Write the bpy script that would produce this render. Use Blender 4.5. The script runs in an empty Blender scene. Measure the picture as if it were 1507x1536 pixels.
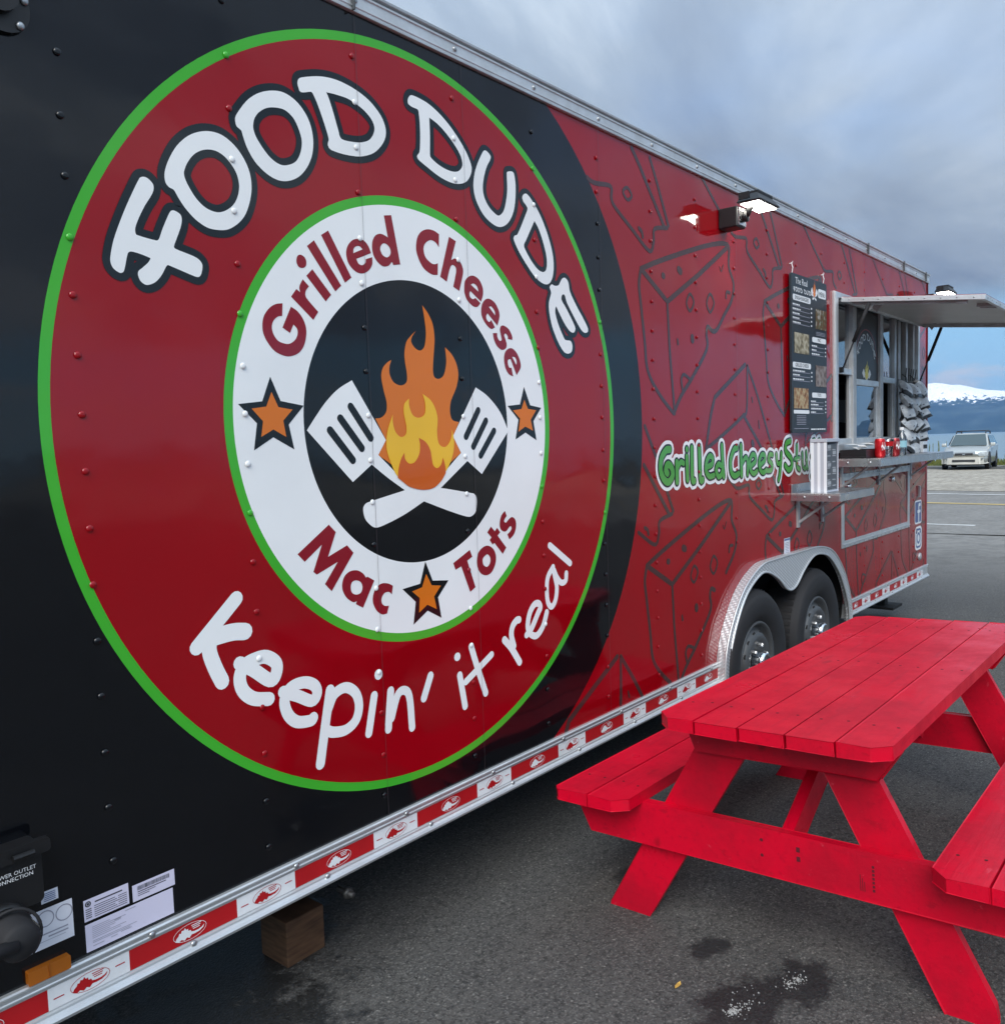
import bpy, bmesh, math, random, json
from mathutils import Vector, Matrix, noise
from mathutils.geometry import tessellate_polygon
random.seed(7)
SC = bpy.context.scene
COL = SC.collection
D = 1.893            # distance from the camera to the trailer's side wall
# ------------------------------------------------------------------ camera
def cam_axes(ya, pi, ro):
    f0 = Vector((math.sin(ya), math.cos(ya), 0)); r0 = Vector((math.cos(ya), -math.sin(ya), 0)); u0 = Vector((0, 0, 1))
    f = f0*math.cos(pi)+u0*math.sin(pi); u1 = u0*math.cos(pi)-f0*math.sin(pi)
    r = r0*math.cos(ro)+u1*math.sin(ro); u = u1*math.cos(ro)-r0*math.sin(ro)
    return r, u, f
_r, _u, _f = cam_axes(0.8701990, -0.0767380, -0.0324158)
cd = bpy.data.cameras.new('camera'); cam = bpy.data.objects.new('camera', cd); COL.objects.link(cam)
cam.matrix_world = Matrix(((_r.x, _u.x, -_f.x, 0), (_r.y, _u.y, -_f.y, 0), (_r.z, _u.z, -_f.z, 0), (0, 0, 0, 1)))
cd.sensor_fit = 'HORIZONTAL'; cd.sensor_width = 36; cd.lens = 36*1286.957/1507
cd.shift_y = 1.67/1507; cd.clip_start = 0.05; cd.clip_end = 30000
SC.camera = cam
# ------------------------------------------------------------------ light and exposure
SUNV = Vector((-0.68, -0.36, 0.64)).normalized()
SUN_ELEV = math.asin(SUNV.z); SUN_ROT = math.atan2(SUNV.x, SUNV.y)
W = bpy.data.worlds.new('World'); SC.world = W; W.use_nodes = True
N = W.node_tree.nodes; L = W.node_tree.links; N.clear()
def wn(t, **k):
    n = N.new(t)
    for a, b in k.items(): setattr(n, a, b)
    return n
def wmath(op, a, b=None, clamp=False):
    n = wn('ShaderNodeMath', operation=op, use_clamp=clamp)
    for i, v in enumerate((a, b)):
        if v is None: continue
        if isinstance(v, (int, float)): n.inputs[i].default_value = v
        else: L.new(v, n.inputs[i])
    return n.outputs[0]
def wmix(f, a, b):
    n = wn('ShaderNodeMix', data_type='RGBA')
    for s, v in ((n.inputs[0], f), (n.inputs[6], a), (n.inputs[7], b)):
        if isinstance(v, (int, float)): s.default_value = v
        elif isinstance(v, tuple): s.default_value = (*v, 1)
        else: L.new(v, s)
    return n.outputs[2]
def wrange(v, a, b, c=0.0, d=1.0):
    n = wn('ShaderNodeMapRange', interpolation_type='SMOOTHSTEP')
    L.new(v, n.inputs[0])
    for i, x in enumerate((a, b, c, d)): n.inputs[1+i].default_value = x
    return n.outputs[0]
tc = wn('ShaderNodeTexCoord'); sx = wn('ShaderNodeSeparateXYZ'); L.new(tc.outputs['Generated'], sx.inputs[0])
X_, Y_, Z_ = sx.outputs
zc = wmath('MAXIMUM', Z_, 0.0); den = wmath('ADD', zc, 0.13)
px_ = wmath('DIVIDE', X_, den); py_ = wmath('DIVIDE', Y_, den)
cmb = wn('ShaderNodeCombineXYZ'); L.new(px_, cmb.inputs[0]); L.new(py_, cmb.inputs[1])
def wnoise(scale, detail, rough, vec=None, off=(0, 0, 0), sc=(1, 1, 1), dist=0.0):
    m = wn('ShaderNodeMapping'); L.new(vec or cmb.outputs[0], m.inputs[0]); m.inputs[1].default_value = off; m.inputs[3].default_value = sc
    n = wn('ShaderNodeTexNoise'); L.new(m.outputs[0], n.inputs['Vector'])
    n.inputs['Scale'].default_value = scale; n.inputs['Detail'].default_value = detail; n.inputs['Roughness'].default_value = rough; n.inputs['Distortion'].default_value = dist
    return n.outputs[0]
sky = wn('ShaderNodeTexSky', sky_type='NISHITA'); sky.sun_disc = False
sky.sun_elevation = SUN_ELEV; sky.sun_rotation = SUN_ROT; sky.altitude = 0; sky.air_density = 1.0; sky.dust_density = 0.6
n1 = wnoise(1.0, 9, 0.56, off=(3.1, 0.4, 0), sc=(0.5, 1.1, 1), dist=0.5)
n2 = wnoise(0.55, 4, 0.5, off=(7.7, 2.2, 0))
n3 = wnoise(9.0, 6, 0.6, vec=tc.outputs['Generated'], sc=(1, 1, 3.2), off=(0.3, 0.2, 0.1))
cr = wn('ShaderNodeValToRGB'); L.new(n1, cr.inputs[0])
e = cr.color_ramp.elements
e[0].position = 0.34; e[0].color = (1.00, 1.16, 1.44, 1); e[1].position = 0.66; e[1].color = (2.6, 2.75, 2.9, 1)
m_ = e.new(0.49); m_.color = (1.50, 1.70, 1.96, 1)
skyb = wmix(0.6, sky.outputs[0], (0.85, 1.25, 2.1))
c1 = wmix(wrange(n2, 0.52, 0.70, 0.0, 0.55), cr.outputs[0], skyb)
low = wrange(Z_, 0.155, 0.10)
cy = wmix(wrange(Z_, 0.0, 0.12), (2.1, 3.0, 3.6), (1.55, 2.7, 3.7))
puff = wmath('MULTIPLY', wrange(n3, 0.47, 0.60), wmath('MULTIPLY', wrange(Z_, 0.02, 0.045), wrange(Z_, 0.095, 0.06)))
cy2 = wmix(puff, cy, (2.9, 3.05, 3.25))
c2 = wmix(low, c1, cy2)
# the sky is brighter round the veiled sun
sd = wn('ShaderNodeVectorMath', operation='DOT_PRODUCT'); L.new(tc.outputs['Generated'], sd.inputs[0]); sd.inputs[1].default_value = SUNV
glow = wmath('ADD', wmath('ADD', 1.0, wmath('MULTIPLY', zc, 0.7)), wmath('MULTIPLY', wmath('MAXIMUM', sd.outputs['Value'], 0.0), 0.55))
zt = wmix(zc, (1.0, 1.0, 1.0), (1.15, 1.35, 1.55)); vt = wn('ShaderNodeVectorMath', operation='MULTIPLY'); L.new(c2, vt.inputs[0]); L.new(zt, vt.inputs[1])
vm = wn('ShaderNodeVectorMath', operation='SCALE'); L.new(vt.outputs[0], vm.inputs[0]); L.new(glow, vm.inputs['Scale'])
c3 = wmix(wrange(Z_, -0.02, 0.0), (0.35, 0.36, 0.38), vm.outputs[0])
bg = wn('ShaderNodeBackground'); L.new(c3, bg.inputs[0]); bg.inputs[1].default_value = 0.1
wo = wn('ShaderNodeOutputWorld'); L.new(bg.outputs[0], wo.inputs[0])
sl = bpy.data.lights.new('sun', 'SUN'); sl.energy = 1.5; sl.angle = math.radians(40); sl.color = (1.0, 0.96, 0.9)
so = bpy.data.objects.new('sun', sl); COL.objects.link(so); so.rotation_euler = SUNV.to_track_quat('Z', 'Y').to_euler()
so.location = (-3, -8, 12)
SC.view_settings.view_transform = 'Standard'; SC.view_settings.look = 'None'; SC.view_settings.gamma = 1
SC.view_settings.exposure = 1.15; SC.view_settings.use_curve_mapping = False
SC.render.engine = 'CYCLES'
try:
    SC.cycles.use_denoising = True; SC.cycles.denoiser = 'OPENIMAGEDENOISE'
except Exception: pass
SC.cycles.max_bounces = 8; SC.cycles.sample_clamp_indirect = 4.0

# ------------------------------------------------------------------ materials
MATS = {}
def mat(name, col=(0.5, 0.5, 0.5), rough=0.5, metal=0.0, spec=0.5, emit=None, es=0.0, coat=0.0):
    if name in MATS: return MATS[name]
    m = bpy.data.materials.new(name); m.use_nodes = True
    b = m.node_tree.nodes['Principled BSDF']
    b.inputs['Base Color'].default_value = (*col, 1); b.inputs['Roughness'].default_value = rough
    b.inputs['Metallic'].default_value = metal; b.inputs['Specular IOR Level'].default_value = spec
    b.inputs['Coat Weight'].default_value = coat
    if emit: b.inputs['Emission Color'].default_value = (*emit, 1); b.inputs['Emission Strength'].default_value = es
    MATS[name] = m; return m
def nd(m, t, **k):
    n = m.node_tree.nodes.new(t)
    for a, b in k.items(): setattr(n, a, b)
    return n
def lk(m, a, b): m.node_tree.links.new(a, b)
def bsdf(m): return m.node_tree.nodes['Principled BSDF']
def vec(m, space='pos', scale=(1, 1, 1)):
    mp = nd(m, 'ShaderNodeMapping'); mp.inputs[3].default_value = scale
    if space == 'pos': lk(m, nd(m, 'ShaderNodeNewGeometry').outputs['Position'], mp.inputs[0])
    else: lk(m, nd(m, 'ShaderNodeTexCoord').outputs['Object'], mp.inputs[0])
    return mp.outputs[0]
def noise_t(m, v, scale, detail=4, rough=0.55):
    n = nd(m, 'ShaderNodeTexNoise'); lk(m, v, n.inputs['Vector'])
    n.inputs['Scale'].default_value = scale; n.inputs['Detail'].default_value = detail; n.inputs['Roughness'].default_value = rough
    return n.outputs[0]
def ramp(m, f, stops):
    r = nd(m, 'ShaderNodeValToRGB'); lk(m, f, r.inputs[0]); el = r.color_ramp.elements
    el[0].position, el[0].color = stops[0][0], (*stops[0][1], 1); el[1].position, el[1].color = stops[-1][0], (*stops[-1][1], 1)
    for p, c in stops[1:-1]: x = el.new(p); x.color = (*c, 1)
    return r.outputs[0]
def mixc(m, f, a, b, blend='MIX'):
    n = nd(m, 'ShaderNodeMix', data_type='RGBA', blend_type=blend)
    for s, v in ((n.inputs[0], f), (n.inputs[6], a), (n.inputs[7], b)):
        if isinstance(v, (int, float)): s.default_value = v
        elif isinstance(v, tuple): s.default_value = (*v, 1)
        else: lk(m, v, s)
    return n.outputs[2]
def mathn(m, op, a, b=None, clamp=False):
    n = nd(m, 'ShaderNodeMath', operation=op, use_clamp=clamp)
    for i, v in enumerate((a, b)):
        if v is None: continue
        if isinstance(v, (int, float)): n.inputs[i].default_value = v
        else: lk(m, v, n.inputs[i])
    return n.outputs[0]
def rng(m, v, a, b, c=0.0, d=1.0):
    n = nd(m, 'ShaderNodeMapRange', interpolation_type='SMOOTHSTEP'); lk(m, v, n.inputs[0])
    for i, x in enumerate((a, b, c, d)): n.inputs[1+i].default_value = x
    return n.outputs[0]
def bump(m, h, strength, dist, prev=None):
    b = nd(m, 'ShaderNodeBump'); lk(m, h, b.inputs['Height']); b.inputs['Strength'].default_value = strength; b.inputs['Distance'].default_value = dist
    if prev: lk(m, prev, b.inputs['Normal'])
    lk(m, b.outputs[0], bsdf(m).inputs['Normal']); return b.outputs[0]
def dirt(m, col, amt=0.25, scale=6.0, dark=0.6, space='pos'):
    """faint grime and tone variation on a base colour"""
    f = noise_t(m, vec(m, space), scale, 6, 0.6)
    c = mixc(m, rng(m, f, 0.35, 0.75, 0.0, amt), col, tuple(x*dark for x in col))
    lk(m, c, bsdf(m).inputs['Base Color']); return f
def vinyl(name, col, rough=0.065):
    m = mat(name, col, rough, 0, 0.5)
    dirt(m, col, 0.16, 3.0, 0.72)
    v = vec(m, 'pos', (1, 1, 1.6)); s = nd(m, 'ShaderNodeSeparateXYZ'); lk(m, vec(m), s.inputs[0])
    pil = mathn(m, 'COSINE', mathn(m, 'MULTIPLY', mathn(m, 'SUBTRACT', s.outputs[0], 0.846), 2*math.pi/0.4055))   # the skin bellies out between the studs
    b0 = bump(m, mathn(m, 'MULTIPLY', pil, noise_t(m, v, 2.6, 2, 0.5)), 1.0, 0.0021)
    b1 = bump(m, noise_t(m, v, 1.7, 2, 0.4), 1.0, 0.006, b0)
    bump(m, noise_t(m, vec(m), 6.0, 3, 0.5), 1.0, 0.0007, b1)
    r = rng(m, noise_t(m, vec(m), 2.3, 5, 0.6), 0.3, 0.75, rough*0.8, rough*1.7); lk(m, r, bsdf(m).inputs['Roughness'])
    return m
M_red = vinyl('wrap_red', (0.275, 0.001, 0.005)); M_black = vinyl('wrap_black', (0.0035, 0.004, 0.0055))
M_white = vinyl('wrap_white', (0.82, 0.835, 0.835), 0.13); M_green = vinyl('wrap_green', (0.05, 0.40, 0.028))
M_darkred = vinyl('letter_dark_red', (0.24, 0.008, 0.018)); M_orange = vinyl('wrap_orange', (0.66, 0.16, 0.008))
M_orange2 = vinyl('wrap_orange_deep', (0.56, 0.10, 0.008)); M_yellow = vinyl('wrap_yellow', (0.82, 0.47, 0.022))
M_cheese = vinyl('wrap_cheese_line', (0.060, 0.026, 0.026)); M_lgreen = vinyl('letter_green', (0.075, 0.33, 0.06)); M_navy = vinyl('letter_outline', (0.008, 0.014, 0.018))
def alu(name, col=(0.62, 0.64, 0.66), rough=0.38, metal=0.85, streak=True):
    m = mat(name, col, rough, metal)
    f = noise_t(m, vec(m, 'pos', (2.5, 3, 3)), 3.0, 6, 0.65)
    lk(m, mixc(m, rng(m, f, 0.3, 0.75), tuple(c*0.84 for c in col), tuple(min(1, c*1.08) for c in col)), bsdf(m).inputs['Base Color'])
    lk(m, rng(m, f, 0.3, 0.75, rough*1.25, rough*0.75), bsdf(m).inputs['Roughness'])
    bump(m, noise_t(m, vec(m, 'pos', (2, 5, 5)), 3.0, 2), 0.3, 0.002); return m
M_alu = alu('aluminium', (0.66, 0.68, 0.69), 0.42, 0.7); M_alud = alu('aluminium_dull', (0.50, 0.51, 0.52), 0.5, 0.6); M_chrome = mat('chrome', (0.8, 0.82, 0.85), 0.12, 1.0)
M_screw = alu('screw_steel', (0.45, 0.46, 0.47), 0.35, 0.9)
M_plate = mat('diamond_plate', (0.70, 0.72, 0.74), 0.40, 0.55)
def diamond(m):
    g = nd(m, 'ShaderNodeNewGeometry').outputs['Position']; s = nd(m, 'ShaderNodeSeparateXYZ'); lk(m, g, s.inputs[0])
    a = mathn(m, 'SINE', mathn(m, 'MULTIPLY', mathn(m, 'ADD', s.outputs[0], mathn(m, 'MULTIPLY', s.outputs[2], 0.55)), 260))
    b = mathn(m, 'SINE', mathn(m, 'MULTIPLY', mathn(m, 'SUBTRACT', mathn(m, 'ADD', s.outputs[2], s.outputs[1]), mathn(m, 'MULTIPLY', s.outputs[0], 0.35)), 200))
    h = mathn(m, 'MULTIPLY', a, b); bump(m, h, 0.7, 0.0012)
    lk(m, mixc(m, rng(m, h, 0.1, 0.6), (0.50, 0.52, 0.54), (0.80, 0.82, 0.84)), bsdf(m).inputs['Base Color'])
diamond(M_plate)
M_tapew = mat('tape_white', (0.74, 0.76, 0.78), 0.35); dirt(M_tapew, (0.74, 0.76, 0.78), 0.3, 14); M_taper = mat('tape_red', (0.42, 0.008, 0.012), 0.3); dirt(M_taper, (0.42, 0.008, 0.012), 0.3, 14)
M_blackpl = mat('black_plastic', (0.007, 0.007, 0.008), 0.4); dirt(M_blackpl, (0.008, 0.008, 0.009), 0.5, 9)
M_rubber = mat('rubber', (0.010, 0.010, 0.012), 0.75); dirt(M_rubber, (0.011, 0.011, 0.013), 0.5, 12, 0.5)
M_dark = mat('dark_interior', (0.02, 0.02, 0.021), 0.7); M_under = mat('chassis', (0.012, 0.012, 0.012), 0.8)
M_wheel = alu('wheel_grey', (0.10, 0.105, 0.11), 0.45, 0.5); M_led = mat('led_panel', (1, 1, 1), 0.3, emit=(1.0, 0.97, 0.88), es=10.0)
M_ledglass = mat('lens_rim', (0.8, 0.8, 0.78), 0.25); M_amber = mat('amber_lens', (0.40, 0.11, 0.006), 0.15, coat=0.6)
M_sticker = mat('sticker_white', (0.72, 0.73, 0.80), 0.4); dirt(M_sticker, (0.72, 0.73, 0.80), 0.15, 20); M_ink = mat('ink', (0.03, 0.03, 0.04), 0.5)
M_lavender = mat('sticker_lavender', (0.60, 0.58, 0.72), 0.4)
M_greyink = mat('grey_ink', (0.30, 0.30, 0.36), 0.5); M_fbblue = mat('icon_blue', (0.035, 0.085, 0.26), 0.3); M_print_white = mat('print_white', (0.78, 0.79, 0.80), 0.45)
M_menu = mat('menu_board', (0.022, 0.027, 0.034), 0.42, 0, 0.35); M_beige = mat('beige_panel', (0.45, 0.42, 0.34), 0.6)
M_white_pl = mat('white_plastic', (0.72, 0.74, 0.78), 0.35)
def glass(name, tint=(1, 1, 1), rough=0.01, alpha=0.06):
    m = mat(name, tint, rough); nt = m.node_tree; out = nt.nodes['Material Output']
    tr = nd(m, 'ShaderNodeBsdfTransparent'); tr.inputs[0].default_value = (*tint, 1)
    gl = nd(m, 'ShaderNodeBsdfGlossy'); gl.inputs['Roughness'].default_value = rough; gl.inputs[0].default_value = (0.95, 0.97, 1, 1)
    fr = nd(m, 'ShaderNodeFresnel'); fr.inputs[0].default_value = 1.5
    f = mathn(m, 'ADD', mathn(m, 'MULTIPLY', fr.outputs[0], 1.7), alpha, True)
    mx = nd(m, 'ShaderNodeMixShader'); lk(m, f, mx.inputs[0]); lk(m, tr.outputs[0], mx.inputs[1]); lk(m, gl.outputs[0], mx.inputs[2]); lk(m, mx.outputs[0], out.inputs[0]); return m
M_glass = glass('window_glass', (0.75, 0.8, 0.8)); M_clear = glass('clear_plastic', (0.93, 0.96, 0.97), 0.05, 0.03)
# painted timber
def timber(name, col):
    m = mat(name, col, 0.34, 0, 0.32)
    v = vec(m, 'obj', (1.2, 14, 14)); g = noise_t(m, v, 3.2, 7, 0.62); w = noise_t(m, vec(m, 'obj'), 3.0, 6, 0.65); sp = noise_t(m, vec(m, 'obj', (1, 1, 1)), 28, 3, 0.5)
    c = mixc(m, rng(m, w, 0.40, 0.66), col, (col[0]*0.72, col[1]*0.8, col[2]*0.8))
    c = mixc(m, rng(m, g, 0.52, 0.74, 0, 0.6), c, (col[0]*0.62, col[1]*0.6, col[2]*0.7))
    c = mixc(m, rng(m, noise_t(m, vec(m, 'obj', (1, 2.5, 2.5)), 6.0, 8, 0.7), 0.60, 0.74, 0, 0.45), c, (0.34, 0.004, 0.018))
    c = mixc(m, rng(m, noise_t(m, vec(m, 'obj', (2, 7, 7)), 7.0, 4, 0.6), 0.66, 0.74, 0, 0.5), c, (0.62, 0.06, 0.09))
    kn = nd(m, 'ShaderNodeTexVoronoi'); lk(m, vec(m, 'obj', (2.2, 5.5, 5.5)), kn.inputs['Vector']); kn.inputs['Scale'].default_value = 1.0
    c = mixc(m, mathn(m, 'MULTIPLY', rng(m, mathn(m, 'ADD', kn.outputs['Distance'], mathn(m, 'MULTIPLY', sp, 0.12)), 0.17, 0.09), 0.65), c, (0.22, 0.002, 0.008))
    scf = noise_t(m, vec(m, 'obj', (9, 2.4, 5)), 6.5, 6, 0.7); c = mixc(m, mathn(m, 'MULTIPLY', rng(m, scf, 0.60, 0.70), 0.55), c, (0.33, 0.003, 0.014))
    lk(m, c, bsdf(m).inputs['Base Color'])
    lk(m, rng(m, w, 0.3, 0.7, 0.26, 0.50), bsdf(m).inputs['Roughness'])
    b = bump(m, g, 0.5, 0.0022); bump(m, sp, 0.25, 0.001, b); return m
M_table = timber('red_paint', (0.60, 0.001, 0.021)); M_hole = mat('screw_hole', (0.02, 0.003, 0.004), 0.8); M_stamp = mat('lumber_stamp', (0.10, 0.004, 0.012), 0.6)
M_wood = mat('raw_wood', (0.22, 0.115, 0.055), 0.75)
_v = vec(M_wood, 'obj', (2, 2, 14)); _g = noise_t(M_wood, _v, 5, 6); lk(M_wood, ramp(M_wood, _g, [(0.3, (0.045, 0.020, 0.009)), (0.7, (0.125, 0.066, 0.032))]), bsdf(M_wood).inputs['Base Color'])

# ------------------------------------------------------------------ mesh helpers
class MB:
    def __init__(s): s.v = []; s.f = []
    def add(s, vs, fs):
        o = len(s.v); s.v += [tuple(p) for p in vs]; s.f += [tuple(i+o for i in f) for f in fs]; return s
    def box(s, x0, x1, y0, y1, z0, z1):
        return s.add([(x0, y0, z0), (x1, y0, z0), (x1, y1, z0), (x0, y1, z0), (x0, y0, z1), (x1, y0, z1), (x1, y1, z1), (x0, y1, z1)],
                     [(0, 3, 2, 1), (4, 5, 6, 7), (0, 1, 5, 4), (1, 2, 6, 5), (2, 3, 7, 6), (3, 0, 4, 7)])
    def hexa(s, p): return s.add(p, [(0, 3, 2, 1), (4, 5, 6, 7), (0, 1, 5, 4), (1, 2, 6, 5), (2, 3, 7, 6), (3, 0, 4, 7)])
    def prism(s, poly, fn, a0, a1):
        """poly: 2-D points, fn(u, v, a) -> 3-D"""
        n = len(poly); vs = [fn(u, v, a0) for u, v in poly]+[fn(u, v, a1) for u, v in poly]
        tri = tessellate_polygon([[Vector((u, v, 0)) for u, v in poly]])
        fs = [t for t in tri]+[tuple(i+n for i in reversed(t)) for t in tri]
        fs += [(i, (i+1) % n, (i+1) % n+n, i+n) for i in range(n)]
        return s.add(vs, fs)
    def tube(s, pts, r, n=8, caps=True):
        pts = [Vector(p) for p in pts]; rs = r if isinstance(r, (list, tuple)) else [r]*len(pts); o = len(s.v); t0 = None
        for i, p in enumerate(pts):
            t = (pts[min(i+1, len(pts)-1)]-pts[max(i-1, 0)]).normalized()
            if t0 is None: a = t.orthogonal().normalized()
            else: a = (a-t*a.dot(t)).normalized()
            t0 = t; b = t.cross(a)
            for k in range(n):
                q = 2*math.pi*k/n; s.v.append(tuple(p+a*(rs[i]*math.cos(q))+b*(rs[i]*math.sin(q))))
        for i in range(len(pts)-1):
            for k in range(n): s.f.append((o+i*n+k, o+i*n+(k+1) % n, o+(i+1)*n+(k+1) % n, o+(i+1)*n+k))
        if caps: s.f.append(tuple(o+k for k in reversed(range(n)))); s.f.append(tuple(o+(len(pts)-1)*n+k for k in range(n)))
        return s
    def lathe(s, prof, c, axis='z', n=24, closed=False):
        o = len(s.v); m = len(prof); c = Vector(c)
        for r, h in prof:
            for k in range(n):
                q = 2*math.pi*k/n; a, b = r*math.cos(q), r*math.sin(q)
                p = (a, b, h) if axis == 'z' else ((a, h, b) if axis == 'y' else (h, a, b)); s.v.append(tuple(c+Vector(p)))
        for i in range(m-1):
            for k in range(n):
                f = (o+i*n+k, o+i*n+(k+1) % n, o+(i+1)*n+(k+1) % n, o+(i+1)*n+k); s.f.append(f if axis != 'y' else f[::-1])
        return s
    def dome(s, c, r, h, n=10):
        """rivet head on the wall plane, bulging to -y"""
        o = len(s.v); cx, cy, cz = c
        for rr, hh in ((1.0, 0), (0.86, 0.55), (0.5, 0.9)):
            for k in range(n): q = 2*math.pi*k/n; s.v.append((cx+r*rr*math.cos(q), cy-h*hh, cz+r*rr*math.sin(q)))
        s.v.append((cx, cy-h, cz))
        for i in range(2):
            for k in range(n): s.f.append((o+i*n+k, o+i*n+(k+1) % n, o+(i+1)*n+(k+1) % n, o+(i+1)*n+k))
        for k in range(n): s.f.append((o+2*n+k, o+2*n+(k+1) % n, o+3*n))
        return s
    def mesh(s, name, m, smooth=False):
        me = bpy.data.meshes.new(name); me.from_pydata(s.v, [], s.f); me.update()
        if m: me.materials.append(m)
        if smooth:
            for p in me.polygons: p.use_smooth = True
        return me
def link(name, me, parent=None, loc=None):
    o = bpy.data.objects.new(name, me); COL.objects.link(o)
    if parent: o.parent = parent
    if loc is not None: o.location = loc
    return o
def bev(o, w, seg=2):
    b = o.modifiers.new('bevel', 'BEVEL'); b.width = w; b.segments = seg; b.limit_method = 'ANGLE'; b.angle_limit = math.radians(35); return o
def thing(name, label, cat, loc=(0, 0, 0), rz=0.0, group=None):
    o = bpy.data.objects.new(name, None); COL.objects.link(o); o.empty_display_size = 0.2
    o.location = loc; o.rotation_euler = (0, 0, rz); o['label'] = label; o['category'] = cat
    if group: o['group'] = group
    return o
def tag(o, label, cat, group=None):
    o['label'] = label; o['category'] = cat
    if group: o['group'] = group
    return o
def struct(o, kind='structure', label=None):
    o['kind'] = kind
    if label: o['label'] = label
    return o
FRAME = set()
def part(name, mb, m, parent, smooth=False, loc=None, bevel=0.0, label=None):
    """one mesh object under its thing; parts of the trailer are drawn in wall coordinates"""
    me = mb if isinstance(mb, bpy.types.Mesh) else mb.mesh(name, m, smooth)
    o = link(name, me, parent)
    p = Vector(loc) if loc is not None else Vector((0, 0, 0))
    if parent.name in FRAME: p = p-parent.location
    o.location = p
    if bevel: bev(o, bevel)
    if label: o['label'] = label
    return o
def copy_tree(o, parent=None):
    c = o.copy(); COL.objects.link(c); c.parent = parent
    for ch in o.children: copy_tree(ch, c)
    return c
# flat print on the wall: loops are lists of (x, z) in metres
def smooth_loop(pts, k=4):
    n = len(pts); out = []
    P = [Vector((p[0]/1000, p[1]/1000)) for p in pts]; S = [p[2] for p in pts]
    for i in range(n):
        a, b = P[i], P[(i+1) % n]; pa, nb = P[i-1], P[(i+2) % n]
        if S[i] and S[(i+1) % n]: out.append(a); continue
        ta = (b-a) if S[i] else (b-pa)*0.5; tb = (b-a) if S[(i+1) % n] else (nb-a)*0.5
        if not S[i]: ta = ta*min(1, (b-a).length/max(ta.length, 1e-6)*1.0)
        if not S[(i+1) % n]: tb = tb*min(1, (b-a).length/max(tb.length, 1e-6)*1.0)
        for j in range(k):
            t = j/k; t2, t3 = t*t, t*t*t
            out.append(a*(2*t3-3*t2+1)+ta*(t3-2*t2+t)+b*(-2*t3+3*t2)+tb*(t3-t2))
    return out
def smooth_open(pts, k=5):
    P = [Vector((p[0]/1000, p[1]/1000)) for p in pts]; S = [p[2] for p in pts]; out = []
    if len(P) == 2: return P
    for i in range(len(P)-1):
        a, b = P[i], P[i+1]
        ta = (b-a) if (i == 0 or S[i]) else (b-P[i-1])*0.5
        tb = (b-a) if (i+2 >= len(P) or S[i+1]) else (P[i+2]-a)*0.5
        for j in range(k):
            t = j/k; t2, t3 = t*t, t*t*t
            out.append(a*(2*t3-3*t2+1)+ta*(t3-2*t2+t)+b*(-2*t3+3*t2)+tb*(t3-t2))
    out.append(P[-1]); return out
def ident(x, z, d): return (x, D-d, z)
def fill(mb, loops, d, fn=ident):
    flat = [p for l in loops for p in l]
    tri = tessellate_polygon([[Vector((p[0], p[1], 0)) for p in l] for l in loops])
    fs = []
    for t in tri:
        a, b, c = (flat[i] for i in t)
        fs.append(t if (b[0]-a[0])*(c[1]-a[1])-(b[1]-a[1])*(c[0]-a[0]) > 0 else t[::-1])
    return mb.add([fn(p[0], p[1], d) for p in flat], fs)
def ribbon(mb, P, w, d, fn=ident, closed=False, ramp_=0.00012):
    """rounded-end stroke of width w; the depth creeps along it so that crossings never share a plane"""
    n = len(P); h = w/2; Lf = []; Rt = []; o = len(mb.v)
    for i in range(n):
        a = P[(i-1) % n] if closed else P[max(i-1, 0)]; b = P[(i+1) % n] if closed else P[min(i+1, n-1)]
        t = (b-a); t = t.normalized() if t.length > 1e-9 else Vector((1, 0)); nn = Vector((-t.y, t.x)); dd = d+ramp_*i/max(n-1, 1)
        mb.v.append(fn(*(P[i]+nn*h), dd)); mb.v.append(fn(*(P[i]-nn*h), dd))
    for i in range(n-1 if not closed else n):
        j = (i+1) % n; mb.f.append((o+2*i+1, o+2*j+1, o+2*j, o+2*i))
    if not closed:
        for idx, nb, sgn in ((0, 1, -1), (n-1, n-2, 1)):
            t = (P[idx]-P[nb]).normalized() if (P[idx]-P[nb]).length > 1e-9 else Vector((1, 0)); nn = Vector((-t.y, t.x)); q = len(mb.v); dd = d+(ramp_ if sgn > 0 else 0)
            K = 6
            for k in range(K+1):
                an = -math.pi/2+math.pi*k/K; v = t*math.cos(an)+nn*math.sin(an); mb.v.append(fn(*(P[idx]+v*h), dd))
            mb.f.append(tuple(range(q, q+K+1)))
    return mb
def rim_line(mb, P, w, d, fn=ident):
    """closed rounded outline from short quads and discs, each a hair above the last (no shared planes, no folds)"""
    n = len(P); h = w/2
    for i in range(n):
        a, b = P[i], P[(i+1) % n]; t = b-a
        if t.length < 1e-6: continue
        t = t.normalized(); nn = Vector((-t.y, t.x))*h; q = d+i*2.4e-6
        mb.add([fn(*(a-nn), q), fn(*(b-nn), q), fn(*(b+nn), q), fn(*(a+nn), q)], [(0, 1, 2, 3)])
        mb.add([fn(a.x+h*math.cos(k*math.pi/6), a.y+h*math.sin(k*math.pi/6), q+1.2e-6) for k in range(12)], [tuple(range(12))])
    return mb
def annulus(mb, cx, cz, r0, r1, d, n=160, fn=ident):
    o = len(mb.v)
    for k in range(n):
        a = 2*math.pi*k/n
        for r in (r0, r1): mb.v.append(fn(cx+r*math.cos(a), cz+r*math.sin(a), d))
    for k in range(n):
        j = (k+1) % n; mb.f.append((o+2*k, o+2*k+1, o+2*j+1, o+2*j))
    return mb
def rect(mb, x0, x1, z0, z1, d, fn=ident): return mb.add([fn(x0, z0, d), fn(x1, z0, d), fn(x1, z1, d), fn(x0, z1, d)], [(0, 1, 2, 3)])
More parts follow.
